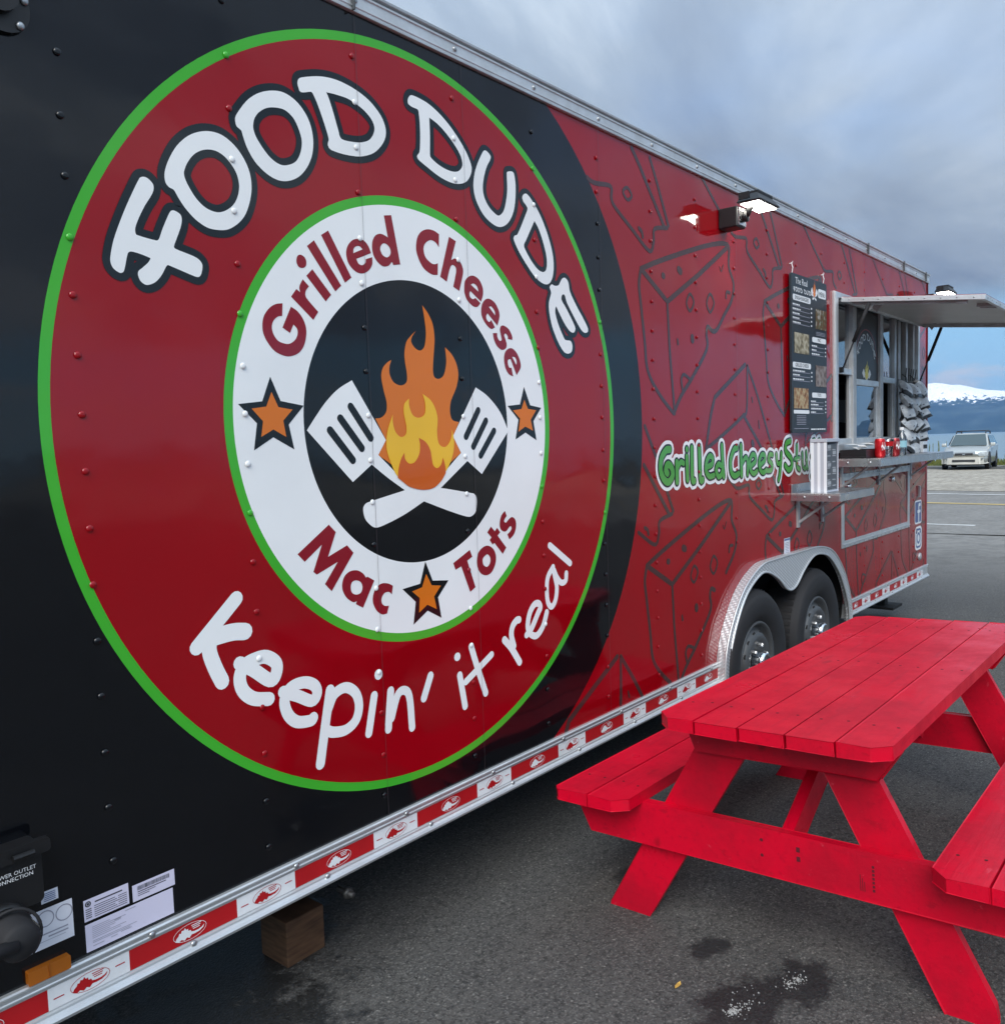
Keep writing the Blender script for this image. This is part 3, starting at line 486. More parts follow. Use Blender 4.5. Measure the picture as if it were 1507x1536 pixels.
# ------------------------------------------------------------------ the food trailer
T = json.loads(r'''{"food":[[[[1010,632,0],[1019,637,0],[1029,636,0],[1041,626,0],[1042,613,0],[1035,598,0],[1018,572,0],[1002,542,0],[993,521,0],[992,510,0],[995,504,0],[1041,499,0],[1048,504,0],[1058,528,0],[1076,565,0],[1083,574,0],[1092,575,0],[1105,569,0],[1108,557,0],[1103,537,0],[1086,498,0],[1084,491,0],[1088,487,0],[1133,477,0],[1148,470,0],[1155,459,0],[1151,439,0],[1144,430,0],[1132,430,0],[1067,447,0],[1062,444,0],[1049,422,0],[1035,406,0],[1022,398,0],[1009,395,0],[997,402,0],[992,415,0],[994,424,0],[1003,432,0],[1018,446,0],[1024,456,0],[1020,458,0],[999,463,0],[980,465,0],[973,462,0],[969,453,0],[962,426,0],[958,417,0],[950,414,0],[937,421,0],[931,432,0],[931,447,0],[941,485,0],[961,534,0],[984,583,0]]],[[[1072,659,0],[1084,690,0],[1107,727,0],[1138,757,0],[1169,774,0],[1200,782,0],[1231,780,0],[1262,764,0],[1286,739,0],[1301,709,0],[1305,676,0],[1299,641,0],[1284,604,0],[1263,578,0],[1233,557,0],[1204,550,0],[1173,551,0],[1143,565,0],[1118,587,0],[1102,608,0],[1094,621,0],[1090,624,0],[1080,627,0],[1072,637,0]],[[1121,670,0],[1131,693,0],[1150,717,0],[1175,733,0],[1203,739,0],[1228,733,0],[1249,717,0],[1264,695,0],[1269,668,0],[1262,639,0],[1246,615,0],[1222,598,0],[1200,592,0],[1173,597,0],[1149,614,0],[1130,640,0],[1122,657,0]]],[[[1268,832,0],[1281,854,0],[1309,888,0],[1344,914,0],[1383,930,0],[1418,935,0],[1454,925,0],[1482,903,0],[1499,875,0],[1506,838,0],[1500,797,0],[1481,760,0],[1453,730,0],[1419,712,0],[1386,707,0],[1352,716,0],[1319,738,0],[1298,767,0],[1288,792,0],[1284,805,0],[1279,808,0],[1270,814,0]],[[1319,825,0],[1323,843,0],[1337,863,0],[1362,881,0],[1391,890,0],[1419,891,0],[1444,878,0],[1460,853,0],[1468,825,0],[1462,794,0],[1446,768,0],[1421,753,0],[1396,748,0],[1369,757,0],[1346,776,0],[1327,799,0],[1320,815,0]]],[[[1463,972,0],[1466,982,0],[1474,989,0],[1499,999,0],[1536,1011,0],[1575,1018,0],[1613,1019,0],[1661,1013,0],[1707,999,0],[1739,980,0],[1762,957,0],[1772,930,0],[1767,904,0],[1748,877,0],[1720,853,0],[1683,836,0],[1650,828,0],[1607,824,0],[1568,825,0],[1558,830,0],[1555,839,0],[1559,851,0],[1555,867,0],[1541,903,0],[1524,940,0],[1512,959,0],[1506,962,0],[1480,953,0],[1470,953,0],[1465,963,0]],[[1558,976,1],[1589,979,0],[1631,980,0],[1662,974,0],[1693,963,0],[1719,945,0],[1728,926,0],[1723,907,0],[1707,887,0],[1679,873,0],[1647,866,0],[1612,863,0],[1600,867,0],[1594,885,0],[1578,932,0],[1566,962,0]]],[[[1866,1042,0],[1873,1054,0],[1883,1060,0],[1912,1060,0],[1955,1054,0],[2002,1037,0],[2050,1010,0],[2094,975,0],[2125,942,0],[2143,908,0],[2137,882,0],[2116,857,0],[2082,842,0],[2041,838,0],[1991,845,0],[1944,860,0],[1902,876,0],[1896,886,0],[1907,900,0],[1912,937,0],[1913,987,0],[1909,1021,0],[1904,1025,0],[1881,1026,0],[1867,1031,0]],[[1955,1014,1],[1991,1004,0],[2030,984,0],[2065,959,0],[2092,931,0],[2099,905,0],[2085,885,0],[2061,875,0],[2024,874,0],[1984,882,0],[1955,895,0],[1952,905,0],[1955,959,0]]],[[[2209,976,0],[2225,975,0],[2240,965,0],[2237,952,0],[2218,925,0],[2203,890,0],[2195,853,0],[2202,822,0],[2226,795,0],[2261,778,0],[2277,779,0],[2299,798,0],[2313,831,0],[2322,872,0],[2322,925,0],[2326,933,0],[2348,939,0],[2361,935,0],[2368,898,0],[2364,847,0],[2352,805,0],[2329,770,0],[2301,749,0],[2269,740,0],[2234,746,0],[2194,766,0],[2162,802,0],[2149,840,0],[2154,882,0],[2170,921,0],[2195,961,0]]],[[[2403,864,0],[2413,876,0],[2430,880,0],[2457,864,0],[2497,828,0],[2531,783,0],[2557,735,0],[2574,686,0],[2575,638,0],[2562,602,0],[2539,583,0],[2507,582,0],[2465,598,0],[2418,634,0],[2373,677,0],[2348,713,0],[2355,725,0],[2368,730,0],[2386,754,0],[2420,809,0],[2431,830,0],[2422,841,0],[2408,851,0]],[[2469,795,1],[2491,772,0],[2514,733,0],[2533,684,0],[2535,650,0],[2527,630,0],[2509,622,0],[2480,628,0],[2446,651,0],[2413,684,0],[2405,701,0],[2419,722,0],[2445,760,0]]],[[[2548,574,0],[2561,585,0],[2580,582,0],[2603,587,0],[2614,600,0],[2627,614,0],[2646,619,0],[2665,606,0],[2675,571,0],[2716,522,0],[2762,476,0],[2787,446,0],[2785,432,0],[2764,427,0],[2740,438,0],[2698,479,0],[2653,529,0],[2639,556,0],[2624,554,0],[2619,536,0],[2645,510,0],[2682,469,0],[2703,439,0],[2692,422,0],[2668,425,0],[2634,451,0],[2598,492,0],[2584,508,0],[2578,486,0],[2596,443,0],[2632,393,0],[2647,390,0],[2670,389,0],[2681,374,0],[2676,351,0],[2653,341,0],[2626,346,0],[2593,377,0],[2558,431,0],[2542,482,0],[2541,517,0],[2556,553,0],[2551,566,0]]]],"ring":[[[[1381,393,1],[1378,360,1],[1364,357,0],[1350,345,0],[1344,329,0],[1348,311,0],[1361,295,0],[1381,289,0],[1398,290,0],[1415,301,0],[1424,317,0],[1423,331,0],[1412,341,1],[1400,318,1],[1377,330,1],[1407,387,1],[1427,377,0],[1443,360,0],[1452,339,0],[1452,316,0],[1444,290,0],[1427,269,0],[1402,258,0],[1379,257,0],[1350,267,0],[1329,288,0],[1317,311,0],[1316,335,0],[1323,357,0],[1341,378,0],[1361,389,0]]],[[[1427,435,1],[1439,428,1],[1437,440,0],[1442,452,0],[1450,463,1],[1469,447,1],[1458,434,0],[1456,420,0],[1467,407,0],[1496,382,1],[1478,359,1],[1409,413,1]]],[[[1483,494,1],[1543,433,1],[1523,413,1],[1462,474,1]]],[[[1432,511,0],[1436,522,0],[1446,527,0],[1458,523,0],[1464,513,0],[1462,500,0],[1452,493,0],[1439,494,0],[1433,502,0]]],[[[1493,572,1],[1580,462,1],[1558,444,1],[1469,553,1]]],[[[1543,606,1],[1618,489,1],[1594,472,1],[1518,590,1]]],[[[1603,556,0],[1610,576,0],[1628,594,0],[1650,601,0],[1671,599,0],[1687,585,0],[1695,568,1],[1639,544,1],[1646,532,0],[1659,529,0],[1672,537,0],[1674,548,1],[1699,557,1],[1698,537,0],[1685,519,0],[1664,507,0],[1642,506,0],[1622,515,0],[1607,532,0]],[[1629,558,1],[1631,571,0],[1641,579,0],[1653,581,0],[1664,574,1]]],[[[1751,684,1],[1780,690,1],[1809,552,1],[1780,546,1],[1775,554,0],[1762,542,0],[1741,537,0],[1721,545,0],[1705,562,0],[1700,583,0],[1703,604,0],[1715,621,0],[1734,629,0],[1752,627,0],[1763,623,1]],[[1731,584,0],[1736,597,0],[1747,604,0],[1761,601,0],[1771,590,0],[1770,575,0],[1757,565,0],[1740,569,0]]],[[[1980,668,1],[1977,628,1],[1962,641,0],[1940,644,0],[1917,630,0],[1909,611,0],[1917,588,0],[1941,574,0],[1956,573,0],[1970,578,1],[1967,542,1],[1942,540,0],[1908,553,0],[1886,580,0],[1877,609,0],[1884,642,0],[1902,663,0],[1930,675,0],[1959,675,0]]],[[[2025,668,1],[2056,659,1],[2031,596,1],[2050,604,0],[2073,596,0],[2085,577,0],[2084,559,0],[2064,504,1],[2036,514,1],[2051,558,0],[2051,576,0],[2035,582,0],[2023,568,0],[2007,526,1],[1978,538,1]]],[[[2088,516,0],[2092,538,0],[2111,555,0],[2136,561,0],[2163,551,0],[2179,527,0],[2179,505,0],[2168,481,1],[2117,510,1],[2112,501,0],[2115,491,0],[2127,485,0],[2141,490,1],[2165,476,1],[2148,462,0],[2126,463,0],[2099,480,0],[2088,502,0]],[[2120,531,1],[2135,536,0],[2151,528,0],[2157,512,1]]],[[[2167,452,0],[2174,475,0],[2191,491,0],[2212,495,0],[2240,484,0],[2259,458,0],[2260,439,0],[2248,410,1],[2199,446,1],[2192,438,0],[2193,427,0],[2205,418,0],[2217,426,1],[2235,403,1],[2215,396,0],[2190,409,0],[2171,431,0]],[[2207,468,1],[2219,471,0],[2236,457,0],[2238,443,1]]],[[[2281,413,0],[2308,403,0],[2325,380,0],[2325,368,1],[2302,369,1],[2300,380,0],[2289,387,0],[2282,380,0],[2288,368,0],[2294,351,0],[2289,337,0],[2268,330,0],[2244,340,0],[2228,361,0],[2223,383,1],[2245,385,1],[2246,372,0],[2257,360,0],[2268,364,0],[2264,381,0],[2260,398,0],[2267,410,0]]],[[[2277,300,0],[2284,323,0],[2304,337,0],[2326,338,0],[2350,322,0],[2366,294,0],[2366,274,0],[2343,248,1],[2312,302,1],[2299,298,0],[2297,286,0],[2304,273,0],[2316,272,1],[2324,243,1],[2300,250,0],[2283,270,0]],[[2321,310,1],[2337,309,0],[2345,296,0],[2343,283,1]]],[[[1497,-198,1],[1520,-221,1],[1489,-287,1],[1558,-262,1],[1580,-286,1],[1496,-384,1],[1474,-361,1],[1522,-305,1],[1448,-331,1],[1437,-322,1],[1470,-251,1],[1410,-291,1],[1388,-268,1]]],[[[1628,-361,1],[1653,-376,1],[1606,-449,1],[1580,-434,1],[1584,-426,1],[1571,-427,0],[1549,-412,0],[1535,-389,0],[1534,-369,0],[1544,-348,0],[1565,-337,0],[1591,-338,0],[1612,-350,0],[1622,-363,1]],[[1564,-383,0],[1570,-369,0],[1585,-366,0],[1602,-374,0],[1607,-390,0],[1600,-404,0],[1583,-407,0],[1568,-399,0]]],[[[1725,-402,1],[1719,-427,1],[1708,-418,0],[1690,-419,0],[1678,-433,0],[1679,-448,0],[1690,-457,0],[1706,-459,1],[1697,-481,1],[1679,-481,0],[1658,-467,0],[1645,-443,0],[1645,-422,0],[1657,-400,0],[1680,-389,0],[1705,-392,0]]],[[[2070,-333,1],[2081,-357,1],[2056,-367,1],[2092,-460,1],[2065,-472,1],[2026,-382,1],[1999,-390,1],[1989,-367,1]]],[[[2103,-373,0],[2112,-347,0],[2135,-332,0],[2162,-329,0],[2189,-344,0],[2201,-369,0],[2196,-396,0],[2176,-421,0],[2148,-428,0],[2121,-418,0],[2106,-397,0]],[[2132,-373,0],[2140,-364,0],[2158,-358,0],[2171,-372,0],[2168,-390,0],[2152,-400,0],[2135,-390,0]]],[[[2180,-266,1],[2199,-284,1],[2212,-273,1],[2227,-290,1],[2213,-300,1],[2257,-346,1],[2237,-366,1],[2195,-323,1],[2185,-328,1],[2171,-311,1],[2181,-303,1],[2160,-284,1]]],[[[2256,-219,1],[2265,-237,1],[2255,-245,0],[2250,-254,0],[2259,-260,0],[2274,-250,0],[2293,-243,0],[2310,-253,0],[2315,-272,0],[2308,-295,0],[2295,-309,0],[2275,-320,1],[2265,-301,1],[2281,-292,0],[2289,-282,0],[2284,-274,0],[2275,-278,0],[2260,-289,0],[2245,-289,0],[2229,-278,0],[2226,-258,0],[2234,-236,0],[2246,-225,0]]]],"star_o":[[[1331,201,1],[1359,139,1],[1432,128,1],[1381,78,1],[1395,12,1],[1331,45,1],[1271,12,1],[1284,81,1],[1232,129,1],[1303,137,1]],[[1864,-346,1],[1893,-410,1],[1964,-419,1],[1914,-466,1],[1926,-534,1],[1866,-501,1],[1803,-534,1],[1816,-465,1],[1763,-418,1],[1838,-412,1]],[[2382,209,1],[2414,145,1],[2477,137,1],[2430,89,1],[2445,21,1],[2383,49,1],[2326,25,1],[2345,94,1],[2289,141,1],[2356,147,1]]],"star_i":[[[1332,162,1],[1351,123,1],[1395,117,1],[1364,88,1],[1371,45,1],[1332,65,1],[1294,46,1],[1302,86,1],[1270,118,1],[1314,124,1]],[[1865,-385,1],[1887,-424,1],[1928,-431,1],[1896,-461,1],[1906,-503,1],[1865,-482,1],[1828,-501,1],[1833,-456,1],[1802,-431,1],[1845,-424,1]],[[2381,164,1],[2400,132,1],[2447,128,1],[2414,94,1],[2425,55,1],[2382,70,1],[2343,52,1],[2354,98,1],[2316,126,1],[2363,131,1]]],"fl1":[[1684,95,1],[1707,98,0],[1727,114,0],[1731,141,0],[1721,178,0],[1714,218,0],[1722,243,0],[1741,260,0],[1757,268,1],[1748,247,0],[1748,224,0],[1763,202,0],[1791,194,0],[1814,204,0],[1818,227,0],[1812,264,0],[1811,292,0],[1821,325,0],[1841,345,0],[1862,361,1],[1846,343,0],[1841,327,0],[1856,309,0],[1878,303,0],[1896,316,0],[1905,355,0],[1901,402,0],[1894,441,1],[1918,418,0],[1937,386,0],[1942,343,0],[1935,290,0],[1930,246,0],[1935,225,0],[1956,220,0],[1978,234,0],[1991,274,0],[1988,320,1],[2017,300,0],[2038,271,0],[2045,237,0],[2034,197,0],[2006,151,0],[2000,117,0],[2010,92,0],[2040,85,1],[2011,40,1],[2044,-14,1],[1976,-56,0],[1939,-99,0],[1862,-119,0],[1797,-97,0],[1749,-48,0],[1689,-11,1],[1721,34,1]],"sp":[[[1602,202,1],[1721,32,1],[1689,-11,1],[1733,-47,0],[1763,-72,0],[1822,-108,0],[1944,-122,0],[2098,-149,1],[2110,-160,0],[2111,-186,0],[2102,-213,0],[2071,-224,0],[1983,-199,0],[1868,-159,1],[1789,-120,1],[1722,-79,0],[1662,-38,1],[1589,-85,1],[1438,62,1],[1465,94,0],[1504,137,0],[1550,175,0]],[[2126,199,1],[2185,171,0],[2247,119,0],[2287,55,1],[2142,-87,1],[2073,-41,1],[1944,-122,1],[1868,-159,1],[1778,-195,0],[1689,-220,0],[1659,-220,0],[1630,-196,0],[1622,-169,0],[1626,-155,0],[1639,-147,0],[1789,-120,1],[1918,-98,0],[2044,-14,1],[2009,40,1]]],"slot":[[[1593,128,0],[1662,39,0]],[[1554,95,0],[1627,10,0]],[[1516,62,0],[1592,-23,0]],[[2134,124,0],[2070,38,0]],[[2171,90,0],[2104,5,0]],[[2211,56,0],[2139,-25,0]]],"fl2":[[1722,27,0],[1730,64,0],[1752,107,1],[1751,82,0],[1761,54,0],[1782,40,0],[1802,49,0],[1805,73,0],[1797,110,0],[1800,138,0],[1821,156,1],[1820,134,0],[1834,106,0],[1860,98,0],[1885,111,0],[1888,144,0],[1879,171,1],[1911,154,0],[1930,131,0],[1941,97,0],[1936,53,0],[1942,18,0],[1966,6,0],[1988,18,0],[2002,42,0],[2002,63,1],[2012,32,0],[2008,-8,0],[1992,-42,0],[1969,-71,0],[1917,-115,0],[1862,-122,0],[1809,-107,0],[1760,-76,0],[1737,-38,0],[1723,-1,0]],"fl3":[[1761,-81,1],[1766,-53,0],[1778,-25,0],[1792,-7,1],[1794,-26,0],[1810,-40,0],[1833,-37,0],[1854,-13,0],[1859,15,0],[1855,37,1],[1883,24,0],[1902,0,0],[1908,-29,0],[1913,-49,0],[1930,-59,0],[1948,-48,0],[1958,-26,1],[1966,-51,0],[1968,-76,1],[1946,-100,0],[1910,-120,0],[1862,-123,0],[1809,-111,0],[1781,-94,0]],"keep":[[[[1196,-357,0],[1080,-460,0]],37],[[[1125,-443,0],[1180,-440,0],[1215,-445,0]],44],[[[1116,-451,0],[1114,-479,0],[1127,-521,0],[1143,-558,0]],40],[[[1195,-523,0],[1233,-548,0],[1282,-587,0],[1301,-574,0],[1303,-546,0],[1274,-523,0],[1239,-522,0],[1208,-532,0],[1193,-559,0],[1200,-594,0],[1229,-622,0],[1275,-635,0]],36],[[[1320,-627,0],[1365,-649,0],[1411,-674,0],[1429,-657,0],[1422,-634,0],[1392,-618,0],[1354,-618,0],[1330,-633,0],[1322,-659,0],[1333,-694,0],[1360,-719,0],[1403,-727,0],[1412,-722,0]],33],[[[1474,-659,0],[1456,-734,0],[1428,-857,0]],31],[[[1462,-713,0],[1487,-675,0],[1529,-665,0],[1564,-690,0],[1574,-731,0],[1559,-769,0],[1522,-786,0],[1480,-781,0],[1458,-771,0]],31],[[[1633,-714,0],[1606,-820,0]],27],[[[1653,-655,0],[1653,-656,0]],31],[[[1698,-716,0],[1682,-828,0]],28],[[[1696,-799,0],[1724,-737,0],[1752,-727,0],[1773,-753,0],[1779,-850,0]],27],[[[1867,-708,0],[1834,-772,0]],27],[[[2000,-737,0],[2020,-845,0]],26],[[[1991,-674,0],[1993,-674,0]],28],[[[2060,-654,0],[2080,-712,0],[2124,-826,0]],26],[[[2161,-702,0],[2092,-735,0],[2028,-765,0]],24],[[[2231,-665,0],[2267,-701,0],[2310,-760,0]],27],[[[2281,-697,0],[2269,-655,0],[2278,-625,0],[2300,-609,0],[2314,-609,0]],26],[[[2354,-671,0],[2380,-657,0],[2423,-605,0],[2439,-585,0],[2428,-569,0],[2402,-570,0],[2375,-597,0],[2362,-640,0],[2375,-670,0],[2412,-684,0],[2451,-657,0],[2476,-610,0]],25],[[[2522,-448,0],[2489,-481,0],[2480,-526,0],[2485,-574,0],[2507,-594,0],[2532,-572,0],[2542,-526,0],[2532,-487,0],[2525,-458,0],[2543,-488,0],[2570,-513,0],[2598,-510,0],[2604,-482,0]],23],[[[2506,-366,0],[2630,-447,0]],25]],"gcs":[[[[3407,-34,0],[3372,-38,0],[3332,-73,0],[3325,-126,0],[3353,-166,0],[3392,-178,0],[3427,-155,0],[3428,-126,0],[3404,-103,0],[3379,-104,0],[3369,-128,0],[3383,-139,0]],40],[[[3470,-92,0],[3470,-182,0]],36],[[[3474,-118,0],[3506,-94,0],[3532,-100,0]],32],[[[3564,-70,0],[3568,-177,0]],34],[[[3566,-37,0],[3567,-38,0]],34],[[[3614,-31,0],[3615,-174,0],[3636,-186,0]],36],[[[3688,-30,0],[3695,-178,0],[3719,-185,0]],36],[[[3755,-128,0],[3813,-115,0],[3825,-89,0],[3797,-74,0],[3762,-97,0],[3754,-144,0],[3788,-172,0],[3835,-169,0]],34],[[[3925,-27,0],[3932,-114,0],[3942,-179,0]],34],[[[3914,-124,0],[3884,-117,0],[3859,-143,0],[3882,-177,0],[3918,-167,0],[3931,-141,0]],34],[[[4097,-41,0],[4058,-51,0],[4021,-100,0],[4024,-156,0],[4061,-182,0],[4113,-173,0]],36],[[[4142,-31,0],[4145,-183,0]],34],[[[4153,-121,0],[4194,-94,0],[4220,-112,0],[4218,-181,0]],30],[[[4253,-142,0],[4316,-115,0],[4309,-86,0],[4275,-82,0],[4247,-113,0],[4253,-159,0],[4293,-181,0],[4335,-169,0]],32],[[[4371,-141,0],[4436,-114,0],[4430,-87,0],[4394,-86,0],[4365,-117,0],[4371,-158,0],[4413,-181,0],[4457,-168,0]],32],[[[4540,-90,0],[4503,-86,0],[4487,-115,0],[4531,-141,0],[4523,-171,0],[4472,-174,0]],32],[[[4593,-88,0],[4607,-137,0],[4646,-139,0]],30],[[[4662,-84,0],[4653,-139,0],[4637,-200,0],[4621,-230,0]],32],[[[4791,-18,0],[4734,-30,0],[4725,-73,0],[4805,-119,0],[4812,-163,0],[4763,-180,0],[4716,-154,0]],38],[[[4889,-45,0],[4890,-160,0],[4929,-184,0]],32],[[[4854,-121,0],[4930,-117,0]],26],[[[4973,-92,0],[4980,-163,0],[5015,-184,0],[5041,-153,0],[5033,-87,0]],28],[[[5033,-133,0],[5055,-186,0]],26],[[[5109,-115,0],[5149,-110,0]],28],[[[5168,-18,0],[5132,-43,0],[5129,-215,0],[5111,-234,0]],32],[[[5251,-19,0],[5223,-45,0],[5221,-219,0]],32]],"chA":[[[[3194,727,0],[3331,775,0],[3535,839,0],[3756,904,0],[3913,943,0],[4009,955,0],[4036,932,0],[4031,852,0],[4082,773,0],[4058,690,0],[3972,608,0],[3895,535,0],[3848,522,0],[3796,538,0],[3782,502,0],[3782,431,0],[3637,295,0],[3525,206,0],[3459,131,0]],22],[[[3194,727,0],[3176,662,0],[3188,581,0],[3213,431,0],[3235,305,0],[3332,206,0],[3453,126,0]],20],[[[3199,725,1],[3413,615,1],[3701,764,1],[4023,945,1]],24],[[[3413,615,0],[3420,496,0],[3428,392,0],[3446,254,0],[3462,126,0]],19],[[[3624,672,0],[3660,639,0],[3622,595,0],[3589,628,0],[3624,672,0]],14],[[[3826,695,0],[3865,656,0],[3824,609,0],[3789,648,0],[3826,695,0]],14],[[[3521,768,0],[3538,762,0]],34],[[[3378,723,0],[3384,722,0]],28],[[[3499,455,0],[3503,438,0]],16],[[[3639,476,0],[3641,465,0]],34],[[[3538,234,0],[3528,279,0],[3552,303,0],[3600,288,0],[3618,274,0]],16],[[[3995,696,0],[4003,724,0],[4038,725,0]],16],[[[3930,835,0],[3947,817,0],[3968,849,0]],7]],"chC":[[[[3763,-36,0],[3814,114,0],[3859,206,1],[4207,381,1]],24],[[[3774,-37,0],[3945,26,0],[4167,116,0],[4222,157,0],[4234,371,0]],20],[[[4181,125,0],[4401,-50,0],[4547,-201,0],[4662,-326,0]],22],[[[4234,377,0],[4350,235,0],[4462,70,0],[4580,-110,0],[4695,-310,0]],20],[[[3762,-39,0],[3903,-133,0],[4033,-212,0],[4104,-247,0],[4233,-237,0],[4239,-281,0],[4266,-313,0],[4394,-379,0],[4527,-445,0],[4566,-401,0],[4575,-346,0],[4686,-322,0]],18],[[[4361,-217,0],[4394,-243,0],[4360,-265,0],[4327,-239,0],[4361,-217,0]],14],[[[4286,216,0],[4292,193,0]],12],[[[4368,94,0],[4374,58,0]],14],[[[4287,-18,0],[4294,-30,0]],34],[[[4446,-364,0],[4468,-375,0],[4475,-394,0]],18]],"chC2":[[[[2581,-1068,0],[2680,-1012,0],[2820,-949,0],[2978,-870,0]],26],[[[2981,-870,0],[2957,-1080,0]],16],[[[2978,-870,0],[3056,-974,0],[3142,-1085,0]],22],[[[3041,-1037,0],[3045,-1055,0]],14]]}''')
TR = thing('food_trailer', 'long red and black food trailer with a big round logo and an open serving hatch', 'food trailer', (3.6, 3.2, -1.53)); FRAME.add(TR.name)
XL, XR, ZB, ZT = -0.7, 7.70, -1.10, 1.23
# wheel opening and window opening cut into the side
fo = [(3.835, -1.21), (3.85, -1.05), (3.93, -.90), (4.07, -.755), (4.27, -.665), (4.45, -.652), (4.82, -.652), (5.10, -.655), (5.33, -.70), (5.50, -.81), (5.62, -.95), (5.69, -1.1), (5.70, -1.21)]
fi = [(3.885, -1.21), (3.90, -1.05), (3.97, -.915), (4.09, -.785), (4.25, -.71), (4.36, -.71), (4.50, -.765), (4.60, -.83), (4.68, -.85), (4.76, -.83), (4.86, -.765), (4.98, -.71), (5.10, -.695), (5.28, -.735), (5.45, -.85), (5.56, -.98), (5.63, -1.10), (5.65, -1.21)]
def sm(pl, k=5): return [tuple(p) for p in smooth_open([(a*1000, b*1000, 0) for a, b in pl], k)]
FO, FI = sm(fo), sm(fi)
arch = [(max(3.86, min(5.67, x)), min(z, -0.70)) for x, z in FO[::3]]
outline = [(XL, ZB)]+[(3.86, ZB)]+[p for p in arch if p[1] > ZB]+[(5.67, ZB), (XR, ZB), (XR, ZT), (XL, ZT)]
WX0, WX1, WZ0, WZ1 = 5.56, 7.40, -0.05, 0.868
mb = MB(); fill(mb, [[Vector(p) for p in outline], [Vector(p) for p in ((WX0, WZ0), (WX0, WZ1), (WX1, WZ1), (WX1, WZ0))]], 0.0)
SIDE = part('side_panel', mb, M_red, TR)
body = MB()
YB = 4.45
body.add([(XL, D+.004, ZB), (XL, YB, ZB), (XL, YB, ZT), (XL, D+.004, ZT)], [(0, 3, 2, 1)])
part('front_wall', body, M_black, TR)
part('rear_wall', MB().add([(XR-.002, D+.004, ZB), (XR-.002, YB, ZB), (XR-.002, YB, ZT), (XR-.002, D+.004, ZT)], [(0, 1, 2, 3)]), M_red, TR)
part('far_side_panel', MB().add([(XL, YB, ZB), (XR, YB, ZB), (XR, YB, ZT), (XL, YB, ZT)], [(0, 1, 2, 3)]), M_red, TR)
part('roof', MB().box(XL-.01, XR+.01, D+.02, YB+.02, 1.262, 1.285), M_alud, TR)
part('floor', MB().box(XL, XR, D+.03, YB, -1.13, -1.085), M_under, TR)
fr = MB()
for y in (D+.16, YB-.2): fr.box(XL, XR, y, y+.08, -1.26, -1.132)
for k in range(14): fr.box(XL+.3+k*.6, XL+.36+k*.6, D+.06, YB-.05, -1.235, -1.133)
part('chassis', fr, M_under, TR)
part('corner_post', MB().prism(rrect(XR-.004, XR+.018, D-.008, D+.03, .008), lambda u, v, a: (u, v, a), -1.10, 1.222), mat('post_red', (.16, .012, .018), .3), TR, True)
# printed wrap: black field, logo, cheese drawings
CX, CZ = 1.857, 0.082
zs = frange(ZB, ZT, 40); edge = [(CX+math.sqrt(1.322**2-(z-CZ)**2)+0.022*(z-CZ)**2, z) for z in zs]
part('black_graphic', fill(MB(), [[Vector(p) for p in [(XL, ZB)]+edge+[(XL, ZT)]]], 0.0006), M_black, TR)
LOGO = part('logo', annulus(MB(), CX, CZ, .667, 1.0755, .0012), M_red, TR)
def sub(name, mb, m, parent=LOGO): return part(name, mb, m, parent)
sub('ring_border', annulus(MB(), CX, CZ, 1.0755, 1.10, .0012), M_green); sub('ring_border', annulus(MB(), CX, CZ, .641, .667, .0012), M_green)
sub('white_band', annulus(MB(), CX, CZ, .427, .641, .0012), M_white); sub('black_disc', fill(MB(), [[Vector(p) for p in oval(CX, CZ, .427, .427, 128)]], .0012), M_black)
for g in T['food']:
    lp = [smooth_loop(l) for l in g]; mb = MB()
    for l in lp: rim_line(mb, l, 0.036, .0018+.00003*random.random())
    sub('letter_outline', mb, M_navy); sub('letter', fill(MB(), lp, .0026), M_white)
for g in T['ring']: sub('letter', fill(MB(), [smooth_loop(l) for l in g], .0018), M_darkred)
for strokes, w_ in [(s[0], s[1]/1000) for s in T['keep']]:
    sub('letter_stroke', ribbon(MB(), smooth_open(strokes), w_, .0018+random.uniform(0, .0002)), M_white)
for l in T['star_o']: sub('star', fill(MB(), [smooth_loop(l)], .0018), M_black)
for l in T['star_i']: sub('star_centre', fill(MB(), [smooth_loop(l)], .0024), M_orange)
sub('flame', fill(MB(), [smooth_loop(T['fl1'], 6)], .0018), M_orange)
for i, l in enumerate(T['sp']): sub('spatula', fill(MB(), [smooth_loop(l, 6)], .0024+.0002*i), M_white)
for l in T['slot']: sub('spatula_slot', ribbon(MB(), smooth_open(l), .0225, .003), M_black)
sub('flame', fill(MB(), [smooth_loop(T['fl2'], 6)], .0034), M_yellow); sub('flame', fill(MB(), [smooth_loop(T['fl3'], 6)], .004), M_orange2)
def clipz(P, lo=ZB+.004, hi=1.222):
    runs = [[]]
    for p in P:
        inside = lo < p[1] < hi and p[0] < XR-.01 and not (3.84 < p[0] < 5.68 and p[1] < -.67) and p[0] > CX+math.sqrt(max(0, 1.322**2-(p[1]-CZ)**2))+.02 and not (5.50 < p[0] < 7.46 and -.11 < p[1] < .92)
        if inside: runs[-1].append(p)
        elif runs[-1]: runs.append([])
    return [r for r in runs if len(r) > 1]
def cheese(strokes, dx, dz):
    mb = MB()
    for k, (pts, w_) in enumerate(strokes):
        q = [(p[0]+dx*1000, p[1]+dz*1000, p[2]) for p in pts]
        if len(q) > 3 and q[0][:2] == q[-1][:2]: P = smooth_loop(q[:-1], 6); P.append(P[0])
        else: P = smooth_open(q, 7)
        for r in clipz(P): ribbon(mb, r, w_/1000, .0008+k*.00006)
    if mb.f: part('cheese_drawing', mb, M_cheese, TR)
PX, PZ = 1.262, -1.256
for i in range(0, 5):
    for j in (0, 1): cheese(T['chA'], PX*i, PZ*j)
